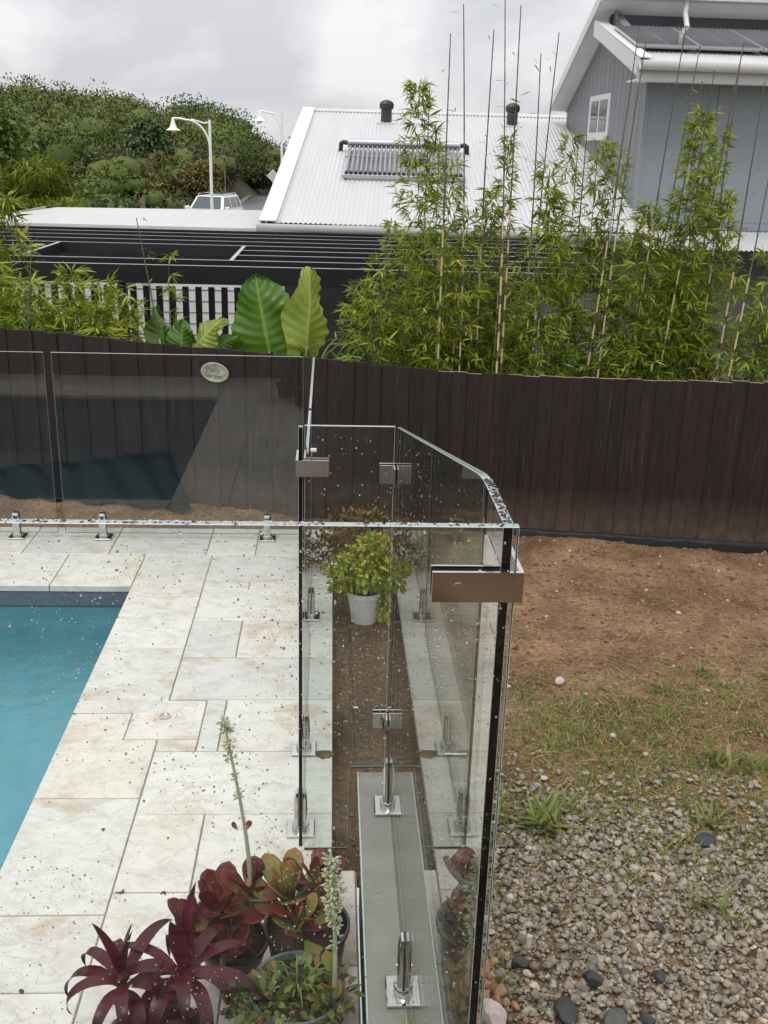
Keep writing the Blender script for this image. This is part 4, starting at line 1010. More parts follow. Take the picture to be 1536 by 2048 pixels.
H2(MB().prism([(YN + 0.02, GZ), (YF, GZ), (YF, gable_top(YF) - 0.01), (pk, gable_top(pk) - 0.01), (YN + 0.02, gable_top(YN) - 0.01)], XW + 0.031, XW + 0.16, 'x'), 'end_wall', M['wall_grey'])
for i in range(7):             # sheet panels of the street-facing wall
    xa = XW + 0.004 + i * 1.16; xb = xa + 1.152
    H2(MB().box(xa, xb, YN, YN + 0.018, 1.36, 3.62), 'wall_panel', M['wall_blue'])
for i in range(5): H2(MB().box(XW + 0.004, XE, YN - 0.004 * 0 , YN + 0.02, 1.36 - 0.125 * (i + 1) + 0.004, 1.36 - 0.125 * i - 0.004), 'weatherboard', M['wall_blue'])
H2(MB().box(XW + 0.165, XE, YN + 0.021, YN + 0.14, GZ, 3.60), 'front_wall', M['wall_grey'])
H2(MB().box(XW - 0.012, XW + 0.055, YN - 0.012, YN + 0.055, GZ, 3.52), 'corner_trim', M['wall_blue'])
# window in the end wall
wn_ = H2(MB().box(XW - 0.02, XW + 0.02, WIN[0] + 0.002, WIN[1] - 0.002, WIN[2] + 0.002, WIN[3] - 0.002), 'window_frame', M['white_trim'])
wm_ = (WIN[0] + WIN[1]) / 2
for a, c in ((WIN[0] + 0.17, wm_ - 0.06), (wm_ + 0.06, WIN[1] - 0.17)):
    o = MB().box(XW - 0.027, XW - 0.021, a, c, WIN[2] + 0.10, WIN[3] - 0.10).build('pane', M['pane'], wn_)
MB().box(XW - 0.05, XW - 0.021, WIN[0] - 0.03, WIN[1] + 0.03, WIN[2] - 0.05, WIN[2] + 0.03).build('sill', M['white_trim'], wn_)
# lower roof facing the camera: corrugated, with gutter, fascia and verge
H2(corr_sheet(MB(), XV + 0.12, XE, LO, LT), 'lower_roof', M['roof_white'], smooth='all')
H2(MB().prism([(16.53, 3.50), (16.56, 3.74), (19.68, 4.58), (19.68, 4.34)], XV, XV + 0.03, 'x'), 'bargeboard', M['white_trim'])
H2(MB().prism([(16.53, 3.743), (16.53, 3.757), (19.68, 4.597), (19.68, 4.583)], XV, XV + 0.2, 'x'), 'verge_flashing', M['white_trim'])
g = 16.56; gp2 = [(g, 3.58), (g - 0.12, 3.57), (g - 0.16, 3.60), (g - 0.175, 3.67), (g - 0.16, 3.705), (g - 0.14, 3.705), (g - 0.15, 3.67), (g - 0.135, 3.61), (g, 3.62)]
H2(MB().prism(gp2, XV, XE, 'x'), 'gutter', M['white_trim'], smooth=50)
H2(MB().box(XV, XE, g + 0.002, g + 0.03, 3.42, 3.66), 'fascia', M['white_trim'])
H2(MB().box(XV + 0.03, XE, g + 0.031, YN + 0.15, 3.44, 3.46), 'soffit', M['wall_white'])
H2(MB().prism([(16.6, 3.47), (19.6, 4.30), (19.6, 4.32), (16.6, 3.49)], XV + 0.031, XW, 'x'), 'verge_soffit', M['wall_white'])
# clerestory strip and upper roof
H2(MB().box(XV + 0.28, XE, 19.66, 19.8, 4.2, 4.80), 'clerestory_wall', M['vent_dark'])
H2(MB().prism([(UP[0], UP[1]), (UF[0], UF[1]), (UF[0], UF[1] + 0.03), (UP[0], UP[1] + 0.03)], XV, XE, 'x'), 'upper_roof', M['roof_white'])
H2(MB().prism([(UP[0] - 0.02, UP[1] - 0.16), (UF[0] + 0.02, UF[1] - 0.16), (UF[0] + 0.02, UF[1] + 0.035), (UP[0] - 0.02, UP[1] + 0.035)], XV - 0.03, XV - 0.001, 'x'), 'upper_bargeboard', M['white_trim'])
H2(MB().prism([(UP[0] + 0.03, UP[1] - 0.14), (UF[0] - 0.03, UF[1] - 0.14), (UF[0] - 0.03, UF[1] - 0.12), (UP[0] + 0.03, UP[1] - 0.12)], XV, XE, 'x'), 'upper_soffit', M['wall_white'])
H2(MB().box(XV, XE, UP[0] - 0.02, UP[0] + 0.01, UP[1] - 0.16, UP[1] + 0.035), 'upper_fascia', M['white_trim'])
H2(MB().box(XV, XE, UP[0] - 0.12, UP[0] - 0.021, UP[1] - 0.10, UP[1] + 0.02), 'upper_gutter', M['white_trim'])
H2(MB().box(XV + 0.31, XE, UF[0] - 0.1, UF[0] + 0.02, UF[1] - 0.16, UF[1] - 0.01), 'rear_fascia', M['white_trim'])
H2(MB().tube([(6.05, 19.22, 4.90), (6.05, 19.24, 4.70), (6.02, 18.95, 4.44)], 0.045, 10), 'downpipe', M['white_trim'], smooth=50)
# awning roof low on the street side
H2(corr_sheet(MB(), 4.62, 9.5, (15.35, 1.06), (17.08, 1.22)), 'awning_roof', M['roof_white'], smooth='all')
H2(MB().box(4.6, 9.5, 15.30, 15.33, 0.86, 1.05), 'awning_beam', M['black_metal'])
for x in (4.7, 7.2): H2(MB().box(x - 0.05, x + 0.05, 15.4, 15.5, GZ, 0.98), 'awning_post', M['black_metal'])
# solar panels
sl_ = math.atan2(LT[1] - LO[1], LT[0] - LO[0])
def on_lower(y): return LO[1] + (y - LO[0]) * (LT[1] - LO[1]) / (LT[0] - LO[0])
for i in range(5):
    nm = ['leftmost solar panel on the upper right roof', 'second solar panel from the left on the upper right roof', 'third solar panel from the left on the upper right roof', 'fourth solar panel from the left on the upper right roof', 'solar panel beyond the right picture edge on the upper right roof'][i]
    t = thing('solar_panel', nm, 'solar panel', (5.20 + i * 1.01, 18.0, on_lower(18.0) + 0.085), 'solar panels on the grey house'); t.rotation_euler[0] = sl_
    MB().box(-0.495, 0.495, -0.82, 0.82, 0, 0.035).build('frame', M['manifold'], t)
    for q in (-1, 1): MB().box(min(q * 0.006, q * 0.48), max(q * 0.006, q * 0.48), -0.805, 0.805, 0.0355, 0.038).build('cell_sheet', M['pv'], t)
    MB().box(-0.495, 0.495, -0.72, -0.68, -0.04, -0.001).build('mount_rail', M['manifold'], t)
    MB().box(-0.495, 0.495, 0.6, 0.64, -0.04, -0.001).build('mount_rail', M['manifold'], t)

struct(MB().box(-6.4, 6.0, 10.9, 16.88, GZ - 0.3, GZ + 0.12).build('pergola_shade_floor', mat('painted_shade_floor', (0.03, 0.03, 0.032), 0.6, var=0.3, scale=5)))  # dark floor added so the shade below the pergola sits in its colour
# ---- black pergola
pg = thing('black_pergola', 'black pergola with long flat slats in front of the white roofs', 'pergola', (-1.5, 11.2, GZ))
def PG(b, name, m):
    o = b.build(name, m); o.parent = pg; o.matrix_parent_inverse = Matrix.Translation(-Vector(pg.location)); return o
PX0, PX1 = -6.2, 3.2
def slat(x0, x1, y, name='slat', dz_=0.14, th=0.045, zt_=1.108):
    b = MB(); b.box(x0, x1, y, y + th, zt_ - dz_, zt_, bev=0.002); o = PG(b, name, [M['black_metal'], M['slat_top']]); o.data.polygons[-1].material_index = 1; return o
slat(PX0, PX1, 11.2, 'front_beam', 0.195, 0.05)
ysl = [11.2 + 0.62 * (k + 1) for k in range(8)]
for k, y in enumerate(ysl):
    if k in (1, 2):
        slat(PX0, -3.52, y); slat(-1.12, PX1, y)
    else: slat(PX0, PX1, y)
for xx in (-3.52, -1.165):
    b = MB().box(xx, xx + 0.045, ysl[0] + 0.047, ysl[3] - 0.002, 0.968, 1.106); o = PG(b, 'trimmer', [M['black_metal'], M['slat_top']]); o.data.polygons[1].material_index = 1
for xx in (-5.6, -2.3, 0.2, 3.1): PG(MB().box(xx, xx + 0.09, 11.255, 11.345, GZ, 0.965), 'post', M['black_metal'])
for xx in (-5.6, -2.3, 0.2, 3.1): PG(MB().box(xx, xx + 0.05, 11.352, 16.2, 0.80, 0.964), 'rafter', M['black_metal'])
# slatted screen below, with the white boarded wall behind it
sc2 = thing('slat_screen', 'black vertical slat screen under the pergola with white showing between', 'screen', (-2.2, 11.5, GZ))
x = -3.35
while x < -0.95:
    MB().box(x + 2.2, x + 2.2 + 0.068, -0.02, 0.02, 0.0, 2.2).build('slat', M['black_metal'], sc2); x += 0.142
MB().box(-1.2, 1.3, 0.021, 0.06, 0.15, 0.21).build('rail', M['black_metal'], sc2); MB().box(-1.2, 1.3, 0.021, 0.06, 1.0, 1.06).build('rail', M['black_metal'], sc2)
ww = thing('white_boarded_wall', 'white horizontal board wall glimpsed between the black slats', 'wall', (-2.1, 12.6, GZ))
for i in range(17): MB().prism([(0, i * 0.135 + 0.003), (-0.012, i * 0.135 + 0.003), (0, i * 0.135 + 0.132)], -1.7, 1.05, 'x').build('board', M['wall_white'], ww)
MB().box(-1.7, 1.05, 0.001, 0.12, 0, 2.31).build('wall_core', M['wall_white'], ww)
pt = thing('white_post', 'pale grey square post between the two large leaves under pergola', 'post', (-0.62, 12.4, GZ))
MB().box(-0.055, 0.055, -0.05, 0.05, 0.02, 2.3, bev=0.004).build('shaft', M['gutter'], pt); MB().box(-0.075, 0.075, -0.07, 0.07, 0, 0.02).build('base', M['gutter'], pt)
dk = thing('dark_sliding_door', 'dark glass sliding door in the shade under the pergola', 'door', (0.9, 15.6, GZ))
MB().box(-1.7, 2.2, 0.0, 0.1, 0, 2.25).build('door_frame', M['black_metal'], dk)
for a in (-1.6, -0.32, 0.96): MB().box(a, a + 1.16, -0.012, -0.002, 0.08, 2.15).build('pane', M['pane'], dk)

# ================================================================== STREET
def street_lamp(label, x, y, z, h, arm):
    t = thing('street_lamp', label, 'street lamp', (x, y, z), 'white street lamps')
    MB().tube([(0, 0, 0), (0, 0, h * 0.5), (0, 0, h)], [0.075, 0.062, 0.055], 12).build('pole', M['white_paint'], t, smooth=40)
    MB().lathe([(0.13, 0), (0.13, 0.25), (0.085, 0.32), (0.07, 0.33)], n=14).build('base', M['white_paint'], t, smooth=40)
    A = []
    for k in range(13):
        s = k / 12; a = math.pi * 0.5 * s; A.append((-arm * 0.62 * (1 - math.cos(a)) / 1 - 0.02, 0, h - 1.15 + 1.12 * math.sin(a)))
    A += [(-arm * 0.8, 0, h + 0.02), (-arm, 0, h + 0.02)]
    MB().tube(A, 0.042, 10).build('curved_arm', M['white_paint'], t, smooth=40)
    MB().tube([(0, 0, h - 0.10), (-arm * 0.16, 0, h - 0.14), (-arm * 0.3, 0, h - 0.08), (-arm * 0.5, 0, h + 0.0)], 0.032, 8).build('brace', M['white_paint'], t, smooth=40)
    hd = MB().lathe([(0.03, 0.03), (0.055, 0.0), (0.07, -0.12), (0.10, -0.20), (0.115, -0.28), (0.16, -0.38), (0.30, -0.46), (0.305, -0.48), (0.27, -0.47), (0.1, -0.38)], -arm, 0, h + 0.02, 20).build('lamp_shade', M['white_paint'], t, smooth=40)
    MB().lathe([(0.11, -0.40), (0.12, -0.48), (0.08, -0.56), (0.0, -0.58)], -arm, 0, h + 0.02, 16).build('lens', M['lens'], hd, smooth=40)
street_lamp('nearer white street lamp with curved arm, in front of the parked car', -5.19, 46, -1.62, 4.98, 1.52)
street_lamp('farther white street lamp rising behind the verge of the white roof', -2.66, 56, -1.55, 5.6, 1.10)

car = thing('parked_car', 'white four-wheel drive parked on the street, facing the camera', 'car', (-5.75, 51.2, -1.55), rz=math.radians(-13))
b = MB().prism([(-2.15, 0.42), (-2.18, 0.62), (-2.05, 0.92), (-0.95, 1.06), (2.05, 1.06), (2.12, 0.9), (2.12, 0.42), (1.75, 0.36), (1.0, 0.36), (-1.0, 0.36), (-1.75, 0.36)], -0.90, 0.90, 'x')
me = b.mesh('body', M['car_paint']); bm = bmesh.new(); bm.from_mesh(me); bmesh.ops.bevel(bm, geom=[e for e in bm.edges], offset=0.05, segments=2, affect='EDGES'); bm.to_mesh(me); bm.free(); link('body', me, car)
cb_ = MB(); A = [(-0.84, -0.98, 1.05), (0.84, -0.98, 1.05), (0.84, 2.03, 1.05), (-0.84, 2.03, 1.05)]; B_ = [(-0.66, -0.30, 1.66), (0.66, -0.30, 1.66), (0.67, 1.86, 1.68), (-0.67, 1.86, 1.68)]
cb_.v = A + B_; cb_.f = [[3, 2, 1, 0], [4, 5, 6, 7], [0, 1, 5, 4], [1, 2, 6, 5], [2, 3, 7, 6], [3, 0, 4, 7]]; cb_.m = [0] * 6
me = cb_.mesh('cabin', M['car_paint']); bm = bmesh.new(); bm.from_mesh(me); bmesh.ops.bevel(bm, geom=list(bm.edges), offset=0.05, segments=2, affect='EDGES'); bm.to_mesh(me); bm.free(); cabin = link('cabin', me, car)
def inq(q, s, off):
    q = [Vector(p) for p in q]; n = (q[1] - q[0]).cross(q[3] - q[0]).normalized(); c = sum(q, Vector()) / 4
    return [tuple(c + (p - c) * s + n * off) for p in q]
MB().poly(inq([A[0], A[1], B_[1], B_[0]], 0.86, 0.006)).build('windscreen', M['car_glass'], cabin)
MB().poly(inq([A[2], A[3], B_[3], B_[2]], 0.82, 0.006)).build('rear_window', M['car_glass'], cabin)
for s in (1, -1):
    def sp(y, f): return (s * (0.84 + (0.665 - 0.84) * f), y, 1.05 + 0.62 * f)
    for (ya, yb, yc, yd) in ((-0.72, 0.42, 0.42, -0.28), (0.50, 1.28, 1.28, 0.50), (1.36, 1.86, 1.76, 1.36)):
        q = [sp(ya, 0.1), sp(yb, 0.1), sp(yc, 0.86), sp(yd, 0.86)]
        if s < 0: q = q[::-1]
        n = Vector((s, 0, 0.28)).normalized() * 0.007
        MB().poly([tuple(Vector(p) + n) for p in q]).build('side_window', M['car_glass'], cabin)
    MB().tube([(s * 0.62, -0.2, 1.70), (s * 0.62, -0.1, 1.74), (s * 0.62, 1.6, 1.75), (s * 0.62, 1.7, 1.70)], 0.018, 8).build('roof_rail', M['alloy'], car, smooth=40)
    mrr = MB().box(s * 0.99 - 0.10, s * 0.99 + 0.10, -0.80, -0.66, 1.02, 1.20, bev=0.03).build('door_mirror', M['car_paint'], car)
    MB().box(s * 0.78 - 0.17, s * 0.78 + 0.06 if s > 0 else s * 0.78 + 0.17, -2.18, -2.02, 0.68, 0.86, bev=0.02).build('headlight', M['lens'], car)
    for y in (-1.36, 1.38):
        wl = MB().tube([(s * 0.68, y, 0.36), (s * 0.90, y, 0.36)], 0.36, 22).build('wheel', M['tyre'], car, smooth=40)
        MB().tube([(s * 0.885, y, 0.36), (s * 0.912, y, 0.36)], 0.22, 16).build('rim', M['alloy'], wl)
MB().box(-0.5, 0.5, -2.20, -2.14, 0.62, 0.82, bev=0.02).build('grille', M['car_dark'], car)
MB().box(-0.84, 0.84, -2.24, -2.10, 0.42, 0.56, bev=0.03).build('bumper', M['car_dark'], car)
for y in (0.1, 1.3): MB().box(-0.60, 0.60, y, y + 0.06, 1.74, 1.77, bev=0.01).build('roof_bar', M['car_dark'], car)

# split-timber bollards along the verge
BOL = [(-14.0, 57.5), (-13.0, 58.0), (-12.1, 58.6), (-10.6, 60), (-9.9, 60.4), (-9.2, 60.8), (-8.6, 61.4), (-7.75, 67), (-7.6, 70), (-7.65, 74), (-7.75, 78), (-7.8, 82), (-7.9, 87), (-8.0, 93)]
for i, (x, y) in enumerate(BOL):
    o = thing('timber_bollard', ['leftmost bollard of the verge row, half hidden by the white roof', 'second bollard from the left of the verge row', 'third bollard from the left of the verge row', 'first of four bollards just left of the parked car', 'second of four bollards just left of the parked car', 'third of four bollards just left of the parked car', 'bollard nearest the parked car on its left side', 'bollard nearest the parked car on its right side', 'second bollard right of the parked car', 'third bollard right of the parked car', 'fourth bollard right of the parked car', 'fifth bollard right of the parked car', 'sixth bollard right of the parked car', 'farthest bollard up the street, near the white roof verge'][i], 'bollard', (x, y, hill_h(x, y) - 0.1), 'bollards along the verge')
    MB().prism([(-0.14, 0), (0.14, 0), (0.14, 1.05 + R.uniform(-0.1, 0.15)), (0.02, 1.22 + R.uniform(-0.1, 0.1)), (-0.14, 1.08)], -0.10, 0.10, 'y').build('shaft', M['post_wood'], o)
for x, y, h in ((-7.2, 72, 2.6), (-8.6, 64, 1.9)):
    o = thing('thin_pole', 'thin grey pole standing among the bollards' if y > 70 else 'short thin pole near the parked car', 'pole', (x, y, hill_h(x, y)))
    MB().tube([(0, 0, -0.1), (0, 0, h)], [0.045, 0.04], 8).build('shaft', M['post_wood'], o); MB().lathe([(0.05, h - 0.02), (0.05, h + 0.03), (0.0, h + 0.05)], n=8).build('cap', M['post_wood'], o)
# road sign half hidden by the roof verge
rs = thing('road_sign', 'back of a small diamond road sign beside the far street lamp', 'sign', (-3.35, 60, -1.5))
MB().tube([(0, 0, 0), (0, 0, 2.6)], 0.03, 8).build('post', M['gutter'], rs)
MB().prism([(0, 2.0), (0.36, 2.36), (0, 2.72), (-0.36, 2.36)], 0.031, 0.036, 'y').build('plate', M['gutter'], rs)

# ================================================================== TREES AND SCRUB
M['scrub'] = leafmat('scrub_leaf', (0.030, 0.055, 0.016), (0.085, 0.115, 0.028), None, trans=0.2)
def scrubmat():
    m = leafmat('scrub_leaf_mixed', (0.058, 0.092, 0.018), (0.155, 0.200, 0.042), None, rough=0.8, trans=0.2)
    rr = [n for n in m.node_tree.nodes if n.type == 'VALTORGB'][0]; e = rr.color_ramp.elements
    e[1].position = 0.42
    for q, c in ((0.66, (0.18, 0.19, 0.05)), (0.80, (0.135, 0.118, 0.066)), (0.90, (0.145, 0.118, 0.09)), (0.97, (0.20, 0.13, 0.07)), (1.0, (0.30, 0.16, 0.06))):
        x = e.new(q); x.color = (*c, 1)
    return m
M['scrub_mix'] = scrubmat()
LEAFQ = ([(0.0, -0.12, 0.06), (0.32, 0.45, -0.02), (0.0, 1.1, -0.2), (-0.32, 0.45, -0.02)], [[0, 1, 2, 3]])
def crown_points(blobs, n):
    """random points through ellipsoids, denser near their surface, with an outward direction"""
    P = []; D = []
    w = np.array([b_[3] * b_[4] * b_[5] for b_ in blobs]) ** (2 / 3); w = w / w.sum()
    idx = NR.choice(len(blobs), n, p=w)
    d = NR.normal(size=(n, 3)); d /= np.linalg.norm(d, axis=1, keepdims=True); r = NR.uniform(0.25, 1, n) ** 0.45
    B_ = np.array(blobs)[idx]
    bump = 1 + 0.16 * np.sin(d[:, 0] * 5 + idx) * np.cos(d[:, 1] * 6 + idx * 2) + 0.10 * np.sin(d[:, 2] * 11 + idx)
    return B_[:, :3] + d * B_[:, 3:6] * (r * bump)[:, None], d, idx
def foliage(name, blobs, n, size, m, parent=None, tone=(0.2, 0.8), droop=0.2, tmpl=LEAFQ, loose=0.6, tones=None, soft=False):
    P, D, idx = crown_points(blobs, n); D0 = D.copy()
    D = D + NR.normal(0, loose, D.shape); D[:, 2] -= droop
    s = size * NR.uniform(0.6, 1.3, n)
    tn_ = NR.uniform(*tone, n) if tones is None else np.clip(np.array(tones)[idx] + NR.normal(0, 0.045, n), 0, 1)
    me = instanced(name, tmpl[0], tmpl[1], (frames(D, NR.normal(size=(n, 3)) + np.array([0, 0, 1.2])) * s[:, None, None], P), m, tn_)
    if soft:
        nn = np.repeat(D0 + NR.normal(0, 0.14, D0.shape) + np.array([0, 0, 0.25]), len(tmpl[0]), axis=0); nn /= np.linalg.norm(nn, axis=1, keepdims=True)
        if len(nn) == len(me.vertices): me.normals_split_custom_set_from_vertices(nn.astype(np.float32))
    o = link(name, me, parent); o['kind'] = 'stuff'; return o
# scrub covering the hill: nobody could count it
blobs = []; tones = []
rr_ = random.Random(4)
k = 0
while k < 430:
    y = rr_.uniform(58, 106); x = rr_.uniform(-40, 2.0)
    if x < -9 and y > 99: continue
    if x > -7.6 - 0.012 * (y - 54) and y < 93: continue
    if y < 63 and x > -9: continue
    px_ = x / y
    if px_ < -0.42: continue
    s = (rr_.uniform(0.8, 1.5) if rr_.random() < 0.55 else rr_.uniform(1.6, 2.5)) * (0.55 + 0.45 * sstep(60, 78, y)); z = hill_h(x, y)
    c = rr_.random() + 0.25 * mnoise.noise(Vector((x * 0.15, y * 0.1, 3)))
    band = sstep(98, 84, y) * sstep(60, 70, y)
    t_ = rr_.uniform(0.0, 0.52) if c < 0.80 - 0.16 * band else (rr_.uniform(0.5, 0.70) if c < 0.88 else (rr_.uniform(0.76, 0.91) if c < 1.0 else 0.97))
    for q in range(2):
        blobs.append((x + rr_.uniform(-.7, .7) * s, y + rr_.uniform(-.5, .5) * s, z + s * rr_.uniform(0.35, 0.75), s * rr_.uniform(0.8, 1.2), s * rr_.uniform(0.8, 1.1), s * rr_.uniform(0.6, 0.95))); tones.append(t_)
    k += 1
sc = foliage('hillside_scrub', blobs, 240000, 0.21, M['scrub_mix'], tones=tones, droop=0.0, loose=0.8, soft=True)
stuff(sc, 'dense mixed green and brown coastal scrub covering the hill', 'scrub')
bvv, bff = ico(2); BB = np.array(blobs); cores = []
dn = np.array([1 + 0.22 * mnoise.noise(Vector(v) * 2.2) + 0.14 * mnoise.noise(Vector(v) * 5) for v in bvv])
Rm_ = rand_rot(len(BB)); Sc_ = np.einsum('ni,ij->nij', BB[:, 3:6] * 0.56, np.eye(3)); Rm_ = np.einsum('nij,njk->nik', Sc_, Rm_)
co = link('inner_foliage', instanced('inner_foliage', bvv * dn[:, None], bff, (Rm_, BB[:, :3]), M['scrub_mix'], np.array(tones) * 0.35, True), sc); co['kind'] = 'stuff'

def tree(name, label, loc, blobs, n, size, m, trunk, tone=(0.2, 0.8), cat='tree', group=None, droop=0.2, tmpl=LEAFQ):
    t = thing(name, label, cat, loc, group)
    top = max(b_[2] for b_ in blobs)
    pts_ = [(0, 0, -0.2), (0.05, 0.02, top * 0.3), (-0.04, 0.05, top * 0.6), (0.02, 0, top * 0.95)]
    MB().tube(pts_, [trunk, trunk * 0.8, trunk * 0.55, trunk * 0.2], 8).build('trunk', M['bark'], t, smooth='all')
    for b_ in blobs[:7]:
        MB().tube([(0, 0, top * 0.32), (b_[0] * 0.5, b_[1] * 0.5, (top * 0.4 + b_[2]) * 0.5), (b_[0], b_[1], b_[2])], [trunk * 0.55, trunk * 0.4, trunk * 0.12], 6).build('limb', M['bark'], t, smooth='all')
    foliage('crown', blobs, n, size, m, t, tone, droop, tmpl, soft=size > 0.16); return t
def rblobs(n, rx, ry, z0, z1, s0, s1, seed):
    q = random.Random(seed); return [(q.gauss(0, rx * 0.5), q.gauss(0, ry * 0.5), q.uniform(z0, z1), q.uniform(s0, s1), q.uniform(s0, s1), q.uniform(s0, s1) * 0.75) for k in range(n)]
M['leaf_dark'] = leafmat('dark_tree_leaf', (0.045, 0.08, 0.014), (0.16, 0.21, 0.035), None, trans=0.2)
M['leaf_olive'] = leafmat('olive_leaf', (0.09, 0.10, 0.03), (0.23, 0.21, 0.065), (0.32, 0.17, 0.06), trans=0.25)
M['leaf_lime'] = leafmat('lime_leaf', (0.10, 0.15, 0.012), (0.28, 0.34, 0.03), (0.40, 0.36, 0.05), trans=0.35)
M['leaf_pine'] = leafmat('blue_green_leaf', (0.05, 0.095, 0.032), (0.12, 0.18, 0.06), None, trans=0.15)
SLIM = ([(-0.07, 0.05, 0), (0, 0.0, 0.015), (0.07, 0.05, 0), (0.05, 0.55, -0.04), (0, 1.0, -0.16), (-0.05, 0.55, -0.04)], [[0, 1, 4, 5], [1, 2, 3, 4]])
tree('broad_tree', 'dark leafy tree cut by the left picture edge below the hilltop', (-8.4, 28, -1.5), rblobs(16, 1.9, 1.6, 1.6, 4.5, 0.5, 0.85, 3), 9000, 0.14, M['leaf_dark'], 0.13, (0.0, 1.0))
tree('shaggy_tree', 'shaggy yellow-green leafy tree at the left edge behind white roof', (-7.6, 25, -1.5), rblobs(14, 1.5, 1.0, 1.6, 3.3, 0.35, 0.62, 5), 5200, 0.24, M['leaf_lime'], 0.05, (0.0, 0.85), tmpl=SLIM, droop=0.5)
tree('golden_shrub', 'bright golden-green upright shrub above the white roof edge', (-6.9, 26, -1.4), [(0.1, 0, 2.35, 0.42, 0.4, 0.62), (-0.25, 0, 2.3, 0.3, 0.3, 0.5), (0.45, 0, 2.2, 0.3, 0.3, 0.45), (0, 0, 1.6, 0.7, 0.5, 0.7)], 3200, 0.20, M['leaf_lime'], 0.03, (0.35, 1.0), 'shrub', tmpl=SLIM, droop=-1.2)
tree('light_green_shrub', 'low light green rounded shrub right of the golden one', (-6.3, 25, -1.4), [(0, 0, 2.15, 0.6, 0.5, 0.36), (-0.7, 0, 2.1, 0.5, 0.4, 0.35), (0.55, 0, 2.0, 0.4, 0.4, 0.3), (0, 0, 1.6, 0.9, 0.5, 0.4)], 3600, 0.11, M['leaf_lime'], 0.03, (0.15, 0.7), 'shrub')
tree('rounded_pine', 'rounded blue-green tree in the middle of the hillside', (-12.5, 73, hill_h(-12.5, 73)), [(0, 0, 2.2, 1.6, 1.4, 1.3), (0.3, 0, 3.0, 0.9, 0.9, 0.9), (-0.7, 0, 1.5, 1.2, 1, 0.9), (0.9, 0, 1.5, 1.1, 1, 0.8)], 5200, 0.24, M['leaf_pine'], 0.15, (0.1, 0.9))
tree('bronze_tree', 'thin bronze-tipped tree standing left of the nearer street lamp', (-8.7, 64, hill_h(-8.7, 64)), rblobs(12, 2.0, 1.2, 1.2, 3.4, 0.5, 0.85, 8), 5200, 0.17, M['leaf_olive'], 0.08, (0.1, 1.0))
tree('crest_tree', 'small bushy tree at the lower right end of the hill crest', (-6.6, 90, hill_h(-6.6, 90)), rblobs(9, 1.4, 1.0, 1.2, 2.6, 0.6, 1.0, 12), 3000, 0.28, M['leaf_dark'], 0.1, (0.1, 0.9))
tree('verge_bush', 'dark green bush beside the verge of the white roof', (-4.6, 94, hill_h(-4.6, 94)), rblobs(8, 1.2, 1.0, 0.8, 2.2, 0.6, 1.0, 13), 2600, 0.28, M['leaf_dark'], 0.1, (0.0, 0.7), 'shrub')
dt = thing('dead_tree', 'bare dead twiggy tree poking above the hill crest', 'tree', (-8.3, 92, hill_h(-8.3, 92)))
MB().tube([(0, 0, 0), (0.1, 0, 1.3), (0.0, 0, 2.6), (0.1, 0, 3.5)], [0.10, 0.08, 0.05, 0.015], 6).build('trunk', M['bark'], dt)
for k in range(16):
    z = R.uniform(1.3, 3.2); a = R.uniform(0, 6.28); L_ = R.uniform(0.4, 0.9)
    MB().tube([(0.05, 0, z), (0.05 + L_ * 0.5 * math.cos(a), L_ * 0.5 * math.sin(a), z + 0.3), (0.05 + L_ * math.cos(a), L_ * math.sin(a), z + 0.75)], [0.04, 0.025, 0.01], 5).build('branch', M['bark'], dt)
# long grass on the verge
P = []; D = []; Ln = []; T = []
for k in range(9000):
    y = R.uniform(57, 95); x = -6.9 - 0.012 * (y - 54) - abs(R.gauss(0, 1.1)); a = R.uniform(0, 6.28); e = R.uniform(0.8, 1.5)
    P.append((x, y, hill_h(x, y) - 0.05)); D.append((math.cos(a) * math.cos(e), math.sin(a) * math.cos(e), math.sin(e))); Ln.append(R.uniform(0.4, 0.95)); T.append(R.uniform(0.2, 1.0))
M['verge'] = leafmat('verge_grass', (0.12, 0.13, 0.03), (0.34, 0.28, 0.10), None, trans=0.3)
stuff(scatter_blades('verge_grass', P, D, Ln, T, M['verge'], 0.5, 0.045), 'long dry yellow grass on the verge beside the street', 'grass')

# ================================================================== BAMBOO BEHIND THE FENCE
M['cane_tan'] = mat('cane_tan', (0.60, 0.44, 0.26), 0.55, var=0.25, scale=30)
M['cane_dark'] = mat('cane_dark', (0.12, 0.09, 0.062), 0.5, var=0.3, scale=30)
M['cane_green'] = mat('cane_green', (0.16, 0.16, 0.045), 0.45, var=0.3, scale=20)
M['bamboo'] = leafmat('bamboo_leaf', (0.08, 0.14, 0.009), (0.29, 0.365, 0.026), (0.50, 0.47, 0.085), rough=0.42, trans=0.36)
BLEAF = ([(0, 0, 0), (-0.062, 0.22, 0.014), (0.062, 0.22, 0.014), (-0.066, 0.52, -0.01), (0.066, 0.52, -0.01), (0, 1.0, -0.13), (0, 0.25, -0.012), (0, 0.53, -0.035)], [[0, 6, 1], [0, 2, 6], [1, 6, 7, 3], [6, 2, 4, 7], [3, 7, 5], [7, 4, 5]])
